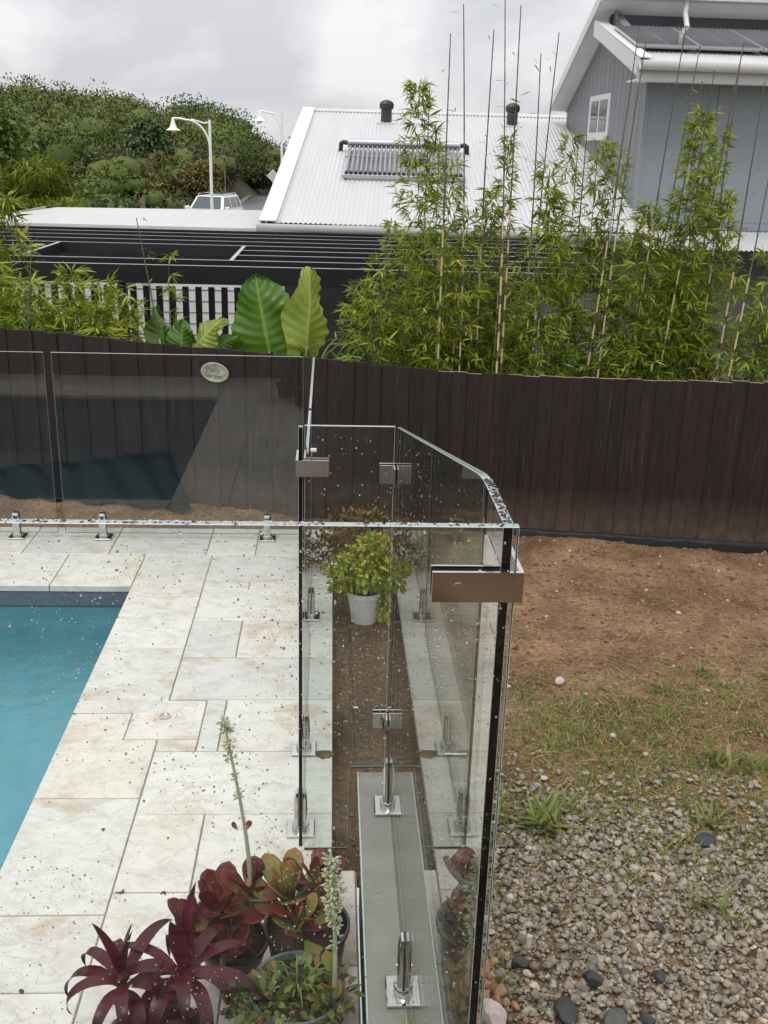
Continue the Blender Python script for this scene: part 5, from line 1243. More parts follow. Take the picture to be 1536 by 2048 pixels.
def cane_geo(p0, p1, r0, r1, bow=0.0, droop=False):
    p0, p1 = Vector(p0), Vector(p1); n = max(4, int((p1 - p0).length / 0.17)); b = MB(); side_ = Vector((R.uniform(-1, 1), R.uniform(-1, 1), 0)) * bow
    def pos(s): return p0.lerp(p1, s) + side_ * math.sin(s * math.pi) + Vector((0.0, 0.0, 0))
    for k in range(n):
        s0, s1 = k / n, (k + 1) / n; sm = s0 + (s1 - s0) * R.uniform(0.5, 0.72)
        ra = r0 + (r1 - r0) * s0; rb_ = r0 + (r1 - r0) * s1
        up_ = s0 > 0.70; low = s0 < 0.12
        b.tube([pos(s0), pos(sm)], [ra * 0.98, ra * 0.96], 6, 1 if up_ else (2 if low else 0), cap=False)
        b.tube([pos(sm), pos(s1)], [ra * 0.86, rb_ * 0.86], 6, 1 if (up_ or R.random() < 0.6) else 2, cap=False)
        q = pos(s1); b.tube([q - Vector((0, 0, 0.004)), q, q + Vector((0, 0, 0.004))], [rb_ * 0.9, rb_ * 1.25, rb_ * 0.9], 6, 1, cap=False)
    if droop:
        e = pos(1.0); b.tube([e, e + Vector((0.05, 0, 0.05)), e + Vector((0.11, 0, 0.03)), e + Vector((0.14, 0, -0.05))], [r1, r1 * 0.8, r1 * 0.6, r1 * 0.3], 5, 1)
    return b
def leaf_column(P, D, Ln, T, x, y, z0, z1, spread, dens=1.0, lean=0.0, lsize=0.115, top_taper=0.5):
    z = z0
    while z < z1:
        f = (z - z0) / max(0.01, z1 - z0); rad = spread * (1.0 if f < 1 - top_taper else max(0.25, (1 - f) / top_taper * 0.75 + 0.25))
        nb_ = max(1, int(R.uniform(3.0, 6.2) * dens))
        if R.random() < 0.88 * min(1, dens + 0.2):
            for q in range(nb_):
                a = R.uniform(0, 6.283); L_ = rad * R.uniform(0.35, 1.1); el = R.uniform(0.15, 0.9)
                bx, by, bz = x + lean * (z - z0), y, z
                ex, ey, ez = bx + L_ * math.cos(a), by + L_ * math.sin(a) * 0.9, bz + L_ * 0.55 * math.sin(el)
                tone_ = R.betavariate(2, 2.4)
                for w_ in range(R.randint(5, 9)):
                    s = R.uniform(0.45, 1.0) if w_ > 2 else 1.0
                    aa = a + R.gauss(0, 0.75); ee = R.gauss(-0.05, 0.5)
                    P.append((bx + (ex - bx) * s, by + (ey - by) * s, bz + (ez - bz) * s)); D.append((math.cos(aa) * math.cos(ee), math.sin(aa) * math.cos(ee), math.sin(ee)))
                    Ln.append(lsize * R.uniform(0.6, 1.25)); T.append(min(1, max(0, tone_ + R.gauss(0, 0.13) + 0.10 * f)))
        z += R.uniform(0.028, 0.055)
def bamboo_clump(label, canes, cols, lsize=0.086):
    xs_ = [c[0] for c in canes] + [c[0] for c in cols]; x0 = sum(xs_) / len(xs_); y0 = fence_y(x0) + 0.6
    t = thing('bamboo_clump', label, 'bamboo', (x0, y0, ground_h(x0, y0)), 'bamboo clumps along the fence'); inv = Matrix.Translation(-Vector(t.location))
    for (ax, ay, az, bx, by, bz) in canes:
        ay -= 0.22; by -= 0.22; d = (az + 0.9) / (bz - az); p0 = (ax - (bx - ax) * d, ay - (by - ay) * d, -0.9)
        o = cane_geo(p0, (bx, by, bz), 0.0118 * R.uniform(0.75, 1.1), 0.0032, 0.07, droop=False).build('cane', [M['cane_tan'], M['cane_dark'], M['cane_green']], t, smooth='all'); o.matrix_parent_inverse = inv
    P = []; D = []; Ln = []; T = []
    w0, w1 = min(c[0] for c in cols) - 0.1, max(c[0] for c in cols) + 0.1
    if len(cols) > 3: cols = cols + [(R.uniform(w0, w1), R.uniform(1.05, 1.6), R.uniform(0.18, 0.28), 1.0) for k in range(int((w1 - w0) / 0.15))]
    for (x, zt_, sp_, *rest) in cols:
        dens = rest[0] if rest else 1.0; y = fence_y(x) + R.uniform(0.42, 0.95)
        leaf_column(P, D, Ln, T, x, y, 0.62, zt_, sp_, dens, R.uniform(-0.03, 0.05), lsize)
        o = cane_geo((x, y, -0.9), (x + 0.02, y, zt_ - 0.05), 0.007, 0.0025, 0.02).build('cane', [M['cane_tan'], M['cane_dark'], M['cane_green']], t, smooth='all'); o.matrix_parent_inverse = inv
    for (ax, ay, az, bx, by, bz) in canes:       # a few leaves on the bare tops
        for q in range(R.randint(3, 7)):
            s = R.uniform(0.5, 1); P.append((ax + (bx - ax) * s, ay + (by - ay) * s, az + (bz - az) * s)); a = R.uniform(0, 6.28); D.append((math.cos(a), math.sin(a), R.uniform(-0.8, 0.3))); Ln.append(R.uniform(0.04, 0.09)); T.append(R.uniform(0.2, 0.9))
    P = np.array(P); D = np.array(D); Ln = np.array(Ln)
    me = instanced('leaves', BLEAF[0], BLEAF[1], (frames(D, NR.normal(0, 0.45, D.shape) + np.array([0, 0, 1.0])) * Ln[:, None, None], P), M['bamboo'], np.array(T))
    o = link('leaves', me, t); o.matrix_parent_inverse = inv; o['kind'] = 'stuff'
    return t
CANES = [(0.7, 6.86, 0.98, 0.69, 6.88, 2.98), (0.79, 6.93, 0.97, 0.77, 6.97, 3.15), (1.03, 7.06, 0.86, 0.95, 6.89, 3.01), (0.99, 6.66, 0.96, 0.99, 6.79, 3.18), (1.1, 6.8, 0.93, 1.07, 6.69, 3.12), (1.26, 7.26, 0.84, 1.31, 7.25, 2.92), (1.42, 7.13, 0.84, 1.39, 7.12, 3.03), (1.54, 6.97, 0.87, 1.55, 6.83, 2.44), (1.69, 6.94, 0.88, 1.88, 7.09, 3.07), (1.82, 6.84, 0.9, 1.89, 6.94, 2.97), (2.03, 6.9, 0.89, 2.06, 6.73, 3.05), (2.13, 6.94, 0.88, 2.24, 6.98, 2.97), (2.09, 6.74, 0.98, 2.2, 6.55, 2.8), (2.25, 6.99, 0.88, 2.28, 6.98, 2.77), (2.34, 6.88, 0.9, 2.53, 7.03, 3.0), (2.46, 6.85, 0.95, 2.52, 7.02, 2.95), (2.49, 6.72, 1.0, 2.58, 6.74, 2.76), (2.55, 6.64, 1.02, 2.74, 6.82, 2.56)]
bamboo_clump('leftmost bamboo clump of the hedge, tall leafy spire before the tube collector', CANES[0:2], [(0.585, 2.76, 0.21, 1.3), (0.66, 2.45, 0.19, 1.1), (0.70, 2.25, 0.22, 1.1), (0.30, 1.60, 0.20), (0.22, 1.45, 0.18), (0.45, 1.85, 0.22), (0.60, 1.75, 0.24), (0.36, 1.2, 0.2), (0.52, 1.4, 0.2)])
bamboo_clump('bamboo clump with four tall bare canes against the sky', CANES[2:5], [(0.81, 1.98, 0.22, 1.1), (0.99, 2.12, 0.17, 1.1), (1.07, 2.42, 0.11, 0.8), (0.90, 1.55, 0.24), (1.12, 1.65, 0.2), (1.0, 1.25, 0.22)])
bamboo_clump('bamboo clump with a drooping cane tip before the right ventilator', CANES[5:7], [(1.33, 2.28, 0.18, 1.3), (1.44, 2.06, 0.18, 1.2), (1.24, 1.55, 0.2), (1.40, 1.45, 0.2)])
bamboo_clump('bamboo clump before the small upper window of the grey house', CANES[7:10], [(1.55, 1.75, 0.2, 1.0), (1.58, 2.50, 0.11, 0.8), (1.71, 2.42, 0.17, 1.2), (1.86, 2.35, 0.19, 1.2), (1.95, 2.05, 0.2, 1.1), (1.80, 1.80, 0.22), (1.65, 1.35, 0.22), (1.9, 1.4, 0.2)])
bamboo_clump('bamboo clump with pale canes before the corner of the grey house', CANES[10:14], [(2.03, 1.9, 0.2, 1.1), (2.22, 2.60, 0.18, 1.3), (2.29, 2.35, 0.18, 1.2), (2.16, 2.1, 0.18, 1.1), (2.12, 1.4, 0.22), (2.3, 1.6, 0.18), (2.0, 1.2, 0.2)])
bamboo_clump('bamboo clump right of the grey house corner with long thin canes', CANES[14:17], [(2.36, 1.9, 0.2, 1.0), (2.53, 2.50, 0.17, 1.2), (2.50, 2.1, 0.17, 1.0), (2.58, 1.65, 0.18), (2.46, 1.3, 0.2, 0.9)])
bamboo_clump('rightmost bamboo clump, leafy and cut by the right picture edge', CANES[17:18], [(2.72, 1.76, 0.22), (2.88, 1.84, 0.24), (3.02, 1.92, 0.26), (3.22, 1.9, 0.3), (2.8, 1.35, 0.24), (2.98, 1.4, 0.25), (3.45, 1.85, 0.3)])
bamboo_clump('low broad bamboo at the left behind the fence, before the pergola', [(-2.05, 7.2, 0.9, -2.0, 7.3, 1.62)], [(-2.35, 1.52, 0.24), (-2.12, 1.42, 0.24), (-1.88, 1.45, 0.22), (-1.68, 1.38, 0.22), (-1.48, 1.36, 0.18, 0.8), (-1.95, 1.2, 0.25), (-2.3, 1.15, 0.25), (-1.6, 1.15, 0.2), (-2.6, 1.5, 0.25)], 0.115)
bamboo_clump('sparse reddish bamboo shoot rising before the black slat screen', [(-1.17, 7.1, 1.05, -1.26, 7.1, 1.86)], [(-1.2, 1.62, 0.07, 0.42)], 0.10)
bamboo_clump('drooping leafy bamboo at far left edge beside the pergola', [(-2.35, 7.5, 0.9, -2.36, 7.5, 1.75)], [(-2.42, 1.95, 0.16, 0.8), (-2.75, 2.0, 0.25)], 0.13)

# ---- elephant ears
def earmat(name, a, b, vein):
    m = mat(name, a, 0.38, col2=b, scale=7, attr='vein', acol=vein, trans=0.28, bump=0.05, bscale=30); return m
M['ear_green'] = earmat('ear_green', (0.085, 0.19, 0.009), (0.045, 0.115, 0.008), (0.18, 0.30, 0.05))
M['ear_lime'] = earmat('ear_lime', (0.28, 0.34, 0.05), (0.20, 0.28, 0.035), (0.44, 0.48, 0.16))
M['ear_back'] = earmat('ear_back', (0.055, 0.13, 0.02), (0.04, 0.10, 0.012), (0.12, 0.22, 0.05))
def ear_mesh(Lh, Wd, m, wav=0.024, cup=0.16, seed=0):
    nu, nv = 26, 54; V = []; F = []; A = []
    for j in range(nv + 1):
        v = j / nv
        hw = Wd * ((v + 0.02) ** 0.34) * ((1 - v) ** 0.70) * 1.62 if v < 1 else 0
        for i in range(nu + 1):
            u = -1 + 2 * i / nu; au = abs(u)
            s = v * 9 - au * 2.4; fr_ = abs((s % 1.0) - 0.5) * 2
            vein = 0.55 * max(0, (fr_ - 0.90) / 0.10) * (1 - 0.5 * au); vein = max(vein, 1 - au * hw / 0.006 if au * hw < 0.006 else 0)
            edge = 1 + 0.035 * math.sin(v * 57 + seed) * au ** 3 + 0.05 * math.sin(v * 9 + seed * 2 + u)
            x = u * hw * edge; y = Lh * v - 0.26 * Lh * au ** 1.5 * (1 - v) ** 2.0
            z = -cup * abs(x) ** 1.3 * 2.2 + -wav * abs(math.cos(s * math.pi)) * au * (1.2 - 0.3 * au) + 0.035 * math.sin(v * 11 + seed + 2.2 * u) * au - 0.10 * Lh * v ** 2.5
            V.append((x, y, z)); A.append(min(1, max(0, vein)))
    for j in range(nv):
        for i in range(nu): a = j * (nu + 1) + i; F.append((a, a + 1, a + nu + 2, a + nu + 1))
    me = bpy.data.meshes.new('leaf_blade'); me.from_pydata(V, [], F); me.materials.append(m); me.polygons.foreach_set('use_smooth', [True] * len(F))
    at = me.attributes.new('vein', 'FLOAT', 'POINT'); at.data.foreach_set('value', A); return me
ee = thing('elephant_ear', 'elephant ear plant with two huge upright leaves behind the fence', 'plant', (-0.35, 7.05, -0.8))
M['stalk'] = mat('ear_stalk', (0.16, 0.24, 0.05), 0.5, var=0.2)
def put_ear(par, me, base, tip_dir, face, roll=0):
    y = Vector(tip_dir).normalized(); z = Vector(face); z = (z - y * z.dot(y)).normalized(); x = y.cross(z)
    o = link('leaf_blade', me, par); bl = Vector(base) - Vector(par.location)
    o.matrix_local = Matrix(((x.x, y.x, z.x, bl.x), (x.y, y.y, z.y, bl.y), (x.z, y.z, z.z, bl.z), (0, 0, 0, 1)))
    return o
def stalk(par, base):
    bl = Vector(base) - Vector(par.location); MB().tube([(bl.x * 0.3, bl.y * 0.3, 0), (bl.x * 0.75, bl.y * 0.8, bl.z * 0.6), tuple(bl)], [0.02, 0.015, 0.009], 8).build('stalk', M['stalk'], par, smooth='all')
for base, tip, face, L_, W_, mm, sd in (((-0.425, 6.98, 1.00), (-0.20, 0.10, 1), (-0.15, -1, 0.35), 0.52, 0.285, 'ear_green', 0), ((-0.17, 6.93, 1.04), (0.10, 0.08, 1), (0.75, -1, 0.15), 0.53, 0.20, 'ear_lime', 2)):
    put_ear(ee, ear_mesh(L_, W_, M[mm], seed=sd), base, tip, face); stalk(ee, base)
e2 = thing('elephant_ear', 'smaller elephant ear leaves half hidden behind the fence before the slats', 'plant', (-1.05, 7.0, -0.8))
for base, tip, face, L_, W_, mm, sd in (((-1.12, 6.95, 0.98), (-0.15, 0.2, 1), (0.9, -0.7, 0.2), 0.32, 0.14, 'ear_back', 1), ((-0.93, 6.92, 1.02), (0.35, -0.1, 0.42), (-0.2, -0.8, 0.8), 0.30, 0.13, 'ear_lime', 4), ((-1.02, 6.9, 0.98), (0.1, 0.1, 0.8), (0.3, -1, 0.4), 0.24, 0.12, 'ear_green', 5), ((-0.85, 6.95, 0.98), (0.75, 0.0, 0.5), (0, -0.8, 0.9), 0.26, 0.10, 'ear_green', 3)):
    put_ear(e2, ear_mesh(L_, W_, M[mm], seed=sd), base, tip, face); stalk(e2, base)
# strappy leaves of a palm at the foot of the big leaves
def strap_mesh(name, L_, W_, bend, m, fold=0.25, n=12, taper=0.8, twist=0.0, tone=None, thick=0.0, base_w=0.35):
    """a leaf that starts along +z-ish (local y up-curve) and arches over towards +y"""
    V = []; F = []; T = []; y = z = 0; ang = math.pi / 2 - bend * 0.15; ds = L_ / n
    for k in range(n + 1):
        t = k / n; prof = (base_w + (1 - base_w) * min(1, t / 0.35) ** 0.8) * (1 - max(0, (t - 0.35) / 0.65) ** 2.0) ** taper
        w = max(0.0006, W_ * prof); tw = twist * t
        nx_, nz__ = math.cos(tw), math.sin(tw)
        up = (-math.sin(ang), math.cos(ang))
        V += [(-w * nx_, y + up[0] * w * fold, z + up[1] * w * fold - w * nz__), (0, y, z), (w * nx_, y + up[0] * w * fold, z + up[1] * w * fold + w * nz__)]
        T += [t] * 3
        y += ds * math.cos(ang); z += ds * math.sin(ang); ang -= bend / n * (0.5 + t)
    for k in range(n):
        a = k * 3; F += [(a, a + 1, a + 4, a + 3), (a + 1, a + 2, a + 5, a + 4)]
    me = bpy.data.meshes.new(name); me.from_pydata(V, [], F); me.materials.append(m); me.polygons.foreach_set('use_smooth', [True] * len(F))
    at = me.attributes.new('tone', 'FLOAT', 'POINT'); at.data.foreach_set('value', T); return me
M['palm'] = leafmat('palm_strap', (0.10, 0.17, 0.02), (0.30, 0.34, 0.05), None)
pl_ = thing('strappy_palm', 'yellow-green strappy palm leaves at the foot of the big pale leaf', 'plant', (-0.08, 6.88, 0.70))
for k in range(16):
    me = strap_mesh('leaf', R.uniform(0.32, 0.55), 0.012, R.uniform(1.4, 2.6), M['palm']); o = link('leaf', me, pl_, (0, 0, 0.05)); o.rotation_euler = (R.uniform(-0.2, 0.2), R.uniform(-0.25, 0.25), R.uniform(0, 6.28))
pl2 = thing('dark_palm', 'dark green low fan palm fronds left of the bamboo hedge', 'plant', (0.16, 6.95, 0.55))
M['palm_dark'] = leafmat('palm_dark', (0.05, 0.08, 0.012), (0.13, 0.15, 0.03), None)
for k in range(26):
    me = strap_mesh('leaf', R.uniform(0.35, 0.55), 0.011, R.uniform(0.8, 2.0), M['palm_dark']); o = link('leaf', me, pl2, (R.uniform(-0.12, 0.12), 0, 0.05)); o.rotation_euler = (R.uniform(-0.3, 0.3), R.uniform(-0.4, 0.4), R.uniform(0, 6.28))

# ================================================================== POTS AND PLANTS ON THE PAVING
def pot(par, r0, r1, h, m, rim=0.012, soil=0.85):
    MB().lathe([(r0 * 0.96, 0), (r0, 0.01), (r1 * 0.97, h - rim * 1.6), (r1, h - rim * 1.6), (r1 * 1.04, h - rim), (r1 * 1.04, h), (r1 * 0.97, h), (r1 * 0.94, h - 0.01), (r1 * 0.92, h * soil - 0.02)], n=32).build('pot', m, par, smooth=50)
    MB().lathe([(r1 * 0.93, h * soil - 0.002), (r1 * 0.5, h * soil + 0.004), (0.0, h * soil + 0.006)], n=24).build('soil', M['pot_soil'], par, smooth='all')

# white pot with a yellow-green bush in the garden bed
wp = thing('potted_bush', 'yellow-green leafy bush in a pale round pot on the soil bed', 'potted plant', (0.19, 4.95, -0.055))
pot(wp, 0.070, 0.094, 0.18, M['pot_white'], 0.022)
M['leaf_yellow'] = leafmat('variegated_leaf', (0.15, 0.21, 0.02), (0.38, 0.42, 0.05), (0.66, 0.58, 0.09), trans=0.3)
OVAL = ([(-0.22, 0.25, 0), (0, 0.0, 0.0), (0.22, 0.25, 0), (0.24, 0.6, -0.03), (0, 1.0, -0.1), (-0.24, 0.6, -0.03), (0, 0.5, -0.05)], [[0, 1, 6], [1, 2, 6], [2, 3, 6], [3, 4, 6], [4, 5, 6], [5, 0, 6]])
for k in range(11):
    a = R.uniform(0, 6.28); MB().tube([(0, 0, 0.17), (0.06 * math.cos(a), 0.06 * math.sin(a), 0.28), (0.12 * math.cos(a), 0.12 * math.sin(a), R.uniform(0.28, 0.42))], [0.004, 0.003, 0.0015], 5).build('stem', M['bark'], wp)
foliage('foliage', [(-0.02, -0.02, 0.30, 0.17, 0.14, 0.10), (0.05, 0.0, 0.37, 0.12, 0.1, 0.10), (-0.11, 0, 0.25, 0.09, 0.08, 0.07), (0.10, -0.03, 0.24, 0.06, 0.06, 0.10), (0.11, -0.06, 0.13, 0.035, 0.04, 0.10), (0.02, 0, 0.44, 0.05, 0.05, 0.07)], 2000, 0.036, M['leaf_yellow'], wp, (0.0, 1.0), 0.2, OVAL)
# rusty succulent mound behind it
M['leaf_rust'] = leafmat('rusty_leaf', (0.09, 0.10, 0.02), (0.20, 0.13, 0.05), (0.34, 0.13, 0.06), trans=0.2)
sh = thing('rusty_bush', 'low rust and green bush behind the pale pot in the soil bed', 'shrub', (0.19, 5.55, -0.06)); sh.scale = (0.95, 0.9, 1.15)
for k in range(10):
    a = R.uniform(0, 6.28); MB().tube([(0, 0, 0), (0.1 * math.cos(a), 0.08 * math.sin(a), 0.15), (0.22 * math.cos(a), 0.16 * math.sin(a), R.uniform(0.15, 0.28))], [0.005, 0.004, 0.002], 5).build('stem', M['bark'], sh)
foliage('foliage', [(-0.1, 0, 0.2, 0.18, 0.14, 0.12), (0.12, 0, 0.2, 0.18, 0.14, 0.12), (0.0, 0, 0.28, 0.14, 0.12, 0.10), (-0.22, 0, 0.12, 0.12, 0.12, 0.10), (0.26, 0.0, 0.12, 0.1, 0.12, 0.10)], 1700, 0.035, M['leaf_rust'], sh, (0.0, 1.0), 0.1, OVAL)
for k in range(5):
    me = strap_mesh('blade', R.uniform(0.22, 0.36), 0.006, R.uniform(0.3, 1.6), M['palm']); o = link('blade', me, sh, (R.uniform(-0.1, 0.2), -0.05, 0.05)); o.rotation_euler = (R.uniform(-0.2, 0.2), R.uniform(-0.3, 0.3), R.uniform(0, 6.28))

# dark cordyline: two heads of arching maroon straps
def cordmat(name, a, b, c):
    m = leafmat(name, a, b, c, rough=0.35, trans=0.15); return m
M['cord'] = cordmat('maroon_strap', (0.11, 0.005, 0.018), (0.040, 0.004, 0.009), (0.014, 0.004, 0.005))
M['cord_pink'] = cordmat('magenta_strap', (0.13, 0.006, 0.030), (0.085, 0.005, 0.022), (0.04, 0.004, 0.011))
M['cord_stem'] = mat('cordyline_stem', (0.16, 0.11, 0.08), 0.7, var=0.3, scale=40)
cd = thing('cordyline', 'dark maroon cordyline with arching strap leaves, front left on the paving', 'potted plant', (-0.43, 2.06, 0.001))
pot(cd, 0.085, 0.115, 0.13, M['pot_teal'])
rc = random.Random(21)
heads = [((-0.085, 0.03, 0.285), 13, 0.90), ((0.065, 0.045, 0.30), 16, 0.95), ((0.0, -0.03, 0.20), 12, 0.85)]
for (hx, hy, hz), n, scl in heads:
    MB().tube([(hx * 0.2, hy * 0.2, 0.09), (hx * 0.6, hy * 0.6, hz * 0.55), (hx, hy, hz - 0.01)], [0.010, 0.008, 0.007], 8).build('stem', M['cord_stem'], cd, smooth='all')
    for k in range(n):
        f = k / n; up = f < 0.22
        L_ = scl * rc.uniform(0.20, 0.28) * (0.95 if up else 1.0)
        me = strap_mesh('leaf', L_, rc.uniform(0.017, 0.024) if not up else 0.023, 0.3 if up else rc.uniform(1.9, 3.3), M['cord_pink'] if up else M['cord'], 0.30, 14, 0.85, 0.0, base_w=0.22)
        o = link('leaf', me, cd, (hx, hy, hz - 0.03 * f))
        az = rc.uniform(0, 6.28) if up else 2.4 * k
        o.rotation_euler = ((-0.12 - 0.55 * f) if not up else rc.uniform(-0.18, 0.02), rc.uniform(-0.15, 0.15), az)

# paddle-leaved succulents: stacked red-edged pads
def paddlemat():
    m = leafmat('paddle_leaf', (0.12, 0.18, 0.05), (0.15, 0.026, 0.018), (0.10, 0.013, 0.013), rough=0.38, trans=0.08)
    rr = [n for n in m.node_tree.nodes if n.type == 'VALTORGB'][0]; e = rr.color_ramp.elements
    e[1].position = 0.62; x = e.new(0.30); x.color = (0.17, 0.12, 0.05, 1); return m
M['paddle'] = paddlemat()
M['paddle_red'] = leafmat('paddle_leaf_red', (0.10, 0.035, 0.022), (0.10, 0.014, 0.015), (0.065, 0.009, 0.012), rough=0.38, trans=0.08)
M['paddle_green'] = leafmat('paddle_leaf_green', (0.14, 0.22, 0.045), (0.24, 0.20, 0.05), (0.36, 0.06, 0.025), rough=0.38, trans=0.12)
def paddle_mesh(L_, W_, th, curl, m):
    nv, nu = 14, 10; V = []; F = []; T = []
    for j in range(nv + 1):
        v = j / nv; w = W_ * (0.22 + 0.78 * math.sin(min(1, v / 0.72) * math.pi / 2) ** 1.3) * (1 - max(0, (v - 0.66) / 0.34) ** 2.2) ** 0.55 if v < 1 else W_ * 0.05
        yc = L_ * v; zc = curl * L_ * (v ** 2)
        for i in range(nu):
            a = 2 * math.pi * i / nu; V.append((w * math.cos(a), yc, zc + 0.30 * abs(math.cos(a)) * w * 0.5 + th * math.sin(a) * (1 - 0.45 * v) * (0.5 + 0.5 * w / W_))); T.append(min(1, v * 0.85 + 0.15 * abs(math.cos(a)) * v))
    for j in range(nv):
        for i in range(nu): k = (i + 1) % nu; F.append((j * nu + i, j * nu + k, (j + 1) * nu + k, (j + 1) * nu + i))
    F.append(tuple(range(nu))[::-1]); F.append(tuple(nv * nu + i for i in range(nu)))
    me = bpy.data.meshes.new('paddle_leaf'); me.from_pydata(V, [], F); me.materials.append(m); me.polygons.foreach_set('use_smooth', [True] * len(F))
    at = me.attributes.new('tone', 'FLOAT', 'POINT'); at.data.foreach_set('value', T); return me
PAD = [paddle_mesh(1, 0.36, 0.05, c, M[q]) for q in ('paddle', 'paddle_red', 'paddle_green') for c in (-0.02, 0.12, 0.28)]
def rosette(par, c, n, L_, kinds, seed, tilt=(0, 0), squash=1.0):
    q = random.Random(seed)
    MB().tube([(c[0], c[1], 0.06), (c[0], c[1], c[2])], [0.010, 0.008], 8).build('stem', M['stalk'], par)
    for k in range(n):
        f = k / (n - 1); az = k * 2.39996 + q.uniform(-0.2, 0.2); el = (1.30 - 1.0 * f + q.uniform(-0.4, 0.3))
        me = PAD[q.choice(kinds) * 3 + q.randint(0, 2)]; s = L_ * (0.55 + 0.5 * f) * q.uniform(0.85, 1.15)
        o = link('paddle_leaf', me, par, (c[0] + q.uniform(-0.022, 0.022), c[1] + q.uniform(-0.022, 0.022), c[2] + 0.05 * (1 - f) - 0.02 * q.random()))
        o.scale = (s * q.uniform(0.75, 1.0), s * (q.uniform(0.95, 1.4)), s); o.rotation_euler = (el + tilt[0] * math.cos(az), q.uniform(-0.2, 0.2), az - math.pi / 2)
k1 = thing('red_paddle_succulent', 'dark red paddle-leaved succulent between the cordyline and flower stalk', 'potted plant', (-0.27, 2.42, 0.001))
pot(k1, 0.075, 0.10, 0.12, M['pot_black'])
rosette(k1, (-0.04, 0.0, 0.20), 17, 0.12, [1, 1, 0], 31)
rosette(k1, (-0.10, -0.05, 0.17), 12, 0.11, [1, 0], 34)
rosette(k1, (0.05, 0.03, 0.235), 13, 0.10, [0, 1], 32)
rosette(k1, (-0.02, -0.10, 0.15), 12, 0.10, [1, 1], 33)
k2 = thing('green_paddle_succulent', 'green and red paddle succulent in the black pot beside the capped wall', 'potted plant', (-0.055, 2.42, 0.001))
pot(k2, 0.10, 0.122, 0.175, M['pot_black'], 0.014, 0.9)
rosette(k2, (-0.06, 0.02, 0.225), 16, 0.125, [2, 2, 0], 41)
rosette(k2, (0.03, 0.03, 0.27), 13, 0.10, [0, 1], 42)
rosette(k2, (0.055, -0.03, 0.22), 10, 0.085, [0, 1, 2], 43)
rosette(k2, (-0.02, -0.06, 0.20), 11, 0.095, [2, 2, 0], 44)
k3 = thing('small_pot_plant', 'low green trailing plant in a slate grey pot at the bottom of the picture', 'potted plant', (-0.075, 2.15, 0.001))
pot(k3, 0.10, 0.125, 0.205, M['pot_grey'], 0.014, 0.94)
M['weed'] = leafmat('weed_leaf', (0.06, 0.11, 0.02), (0.17, 0.21, 0.06), (0.30, 0.15, 0.09), trans=0.25)
for k in range(14):
    a = R.uniform(0, 6.28); r_ = R.uniform(0.05, 0.13); MB().tube([(0, 0, 0.18), (r_ * 0.6 * math.cos(a), r_ * 0.6 * math.sin(a), 0.24), (r_ * math.cos(a), r_ * math.sin(a), R.uniform(0.2, 0.27))], [0.003, 0.0025, 0.0015], 5).build('stem', M['stalk'], k3)
foliage('foliage', [(0, 0, 0.20, 0.13, 0.11, 0.035), (-0.08, -0.05, 0.21, 0.07, 0.07, 0.035), (0.08, -0.03, 0.20, 0.07, 0.07, 0.035), (-0.14, 0, 0.17, 0.05, 0.06, 0.05)], 620, 0.034, M['weed'], k3, (0.0, 1.0), -0.1, OVAL)

# pale flower stalks
M['bud'] = leafmat('pale_bud', (0.42, 0.48, 0.32), (0.60, 0.66, 0.46), (0.68, 0.68, 0.26), trans=0.2)
M['stalk_pale'] = mat('pale_stalk', (0.40, 0.44, 0.30), 0.55, var=0.2, scale=30)
def flower_stalk(label, base, top, whorls, r0):
    t = thing('flower_stalk', label, 'flower', base); b0, b1 = Vector((0, 0, 0)), Vector(top) - Vector(base)
    def pos(s): return b0.lerp(b1, s) + Vector((0.010 * math.sin(s * 4), 0, 0))
    MB().tube([pos(k / 10) for k in range(11)], [r0 * (1 - 0.6 * k / 10) for k in range(11)], 8).build('stem', M['stalk_pale'], t, smooth='all')
    for s, n, L_ in whorls:
        q = R.choice
        P = []; D = []; Ln = []; T = []
        for k in range(n):
            a = R.uniform(0, 6.28); e = R.uniform(-0.5, 1.0); rr0 = R.uniform(0, 0.6) * L_; d = (math.cos(a) * math.cos(e), math.sin(a) * math.cos(e), math.sin(e)); p = pos(min(1, max(0, s + R.gauss(0, 0.012))))
            P.append((p.x + d[0] * rr0, p.y + d[1] * rr0, p.z + d[2] * rr0)); D.append(d); Ln.append(L_ * R.uniform(0.5, 0.85)); T.append(R.random())
        P = np.array(P); D = np.array(D); Ln = np.array(Ln)
        bud = ([(-0.18, 0.3, 0), (0, 0.0, 0), (0.18, 0.3, 0), (0.12, 0.85, 0.05), (0, 1.0, 0), (-0.12, 0.85, 0.05), (0, 0.45, 0.2), (0, 0.45, -0.2)], [[0, 1, 6], [1, 2, 6], [2, 3, 6], [3, 4, 6], [4, 5, 6], [5, 0, 6], [1, 0, 7], [2, 1, 7], [3, 2, 7], [4, 3, 7], [5, 4, 7], [0, 5, 7]])
        o = link('flower_cluster', instanced('flower_cluster', bud[0], bud[1], (frames(D, NR.normal(size=D.shape)) * Ln[:, None, None], P), M['bud'], np.array(T), True), t); o['kind'] = 'stuff'
    return t
fs1 = flower_stalk('thin pale green flower stalk leaning over the white paving', (-0.215, 2.45, 0.20), (-0.275, 2.45, 0.835), [(0.985, 34, 0.021), (0.95, 30, 0.021), (0.88, 26, 0.020), (0.82, 26, 0.020), (0.72, 20, 0.018), (0.62, 18, 0.020)], 0.0075)
for dx, s, a in ((-0.012, 0.44, 0.6), (0.012, 0.44, -0.3)):
    o = link('small_leaf', PAD[1], fs1, (0.215 - 0.27 + dx + 0.03, 0, 0.635 * s)); o.scale = (0.028,) * 3; o.rotation_euler = (0.7, 0, a * 2)
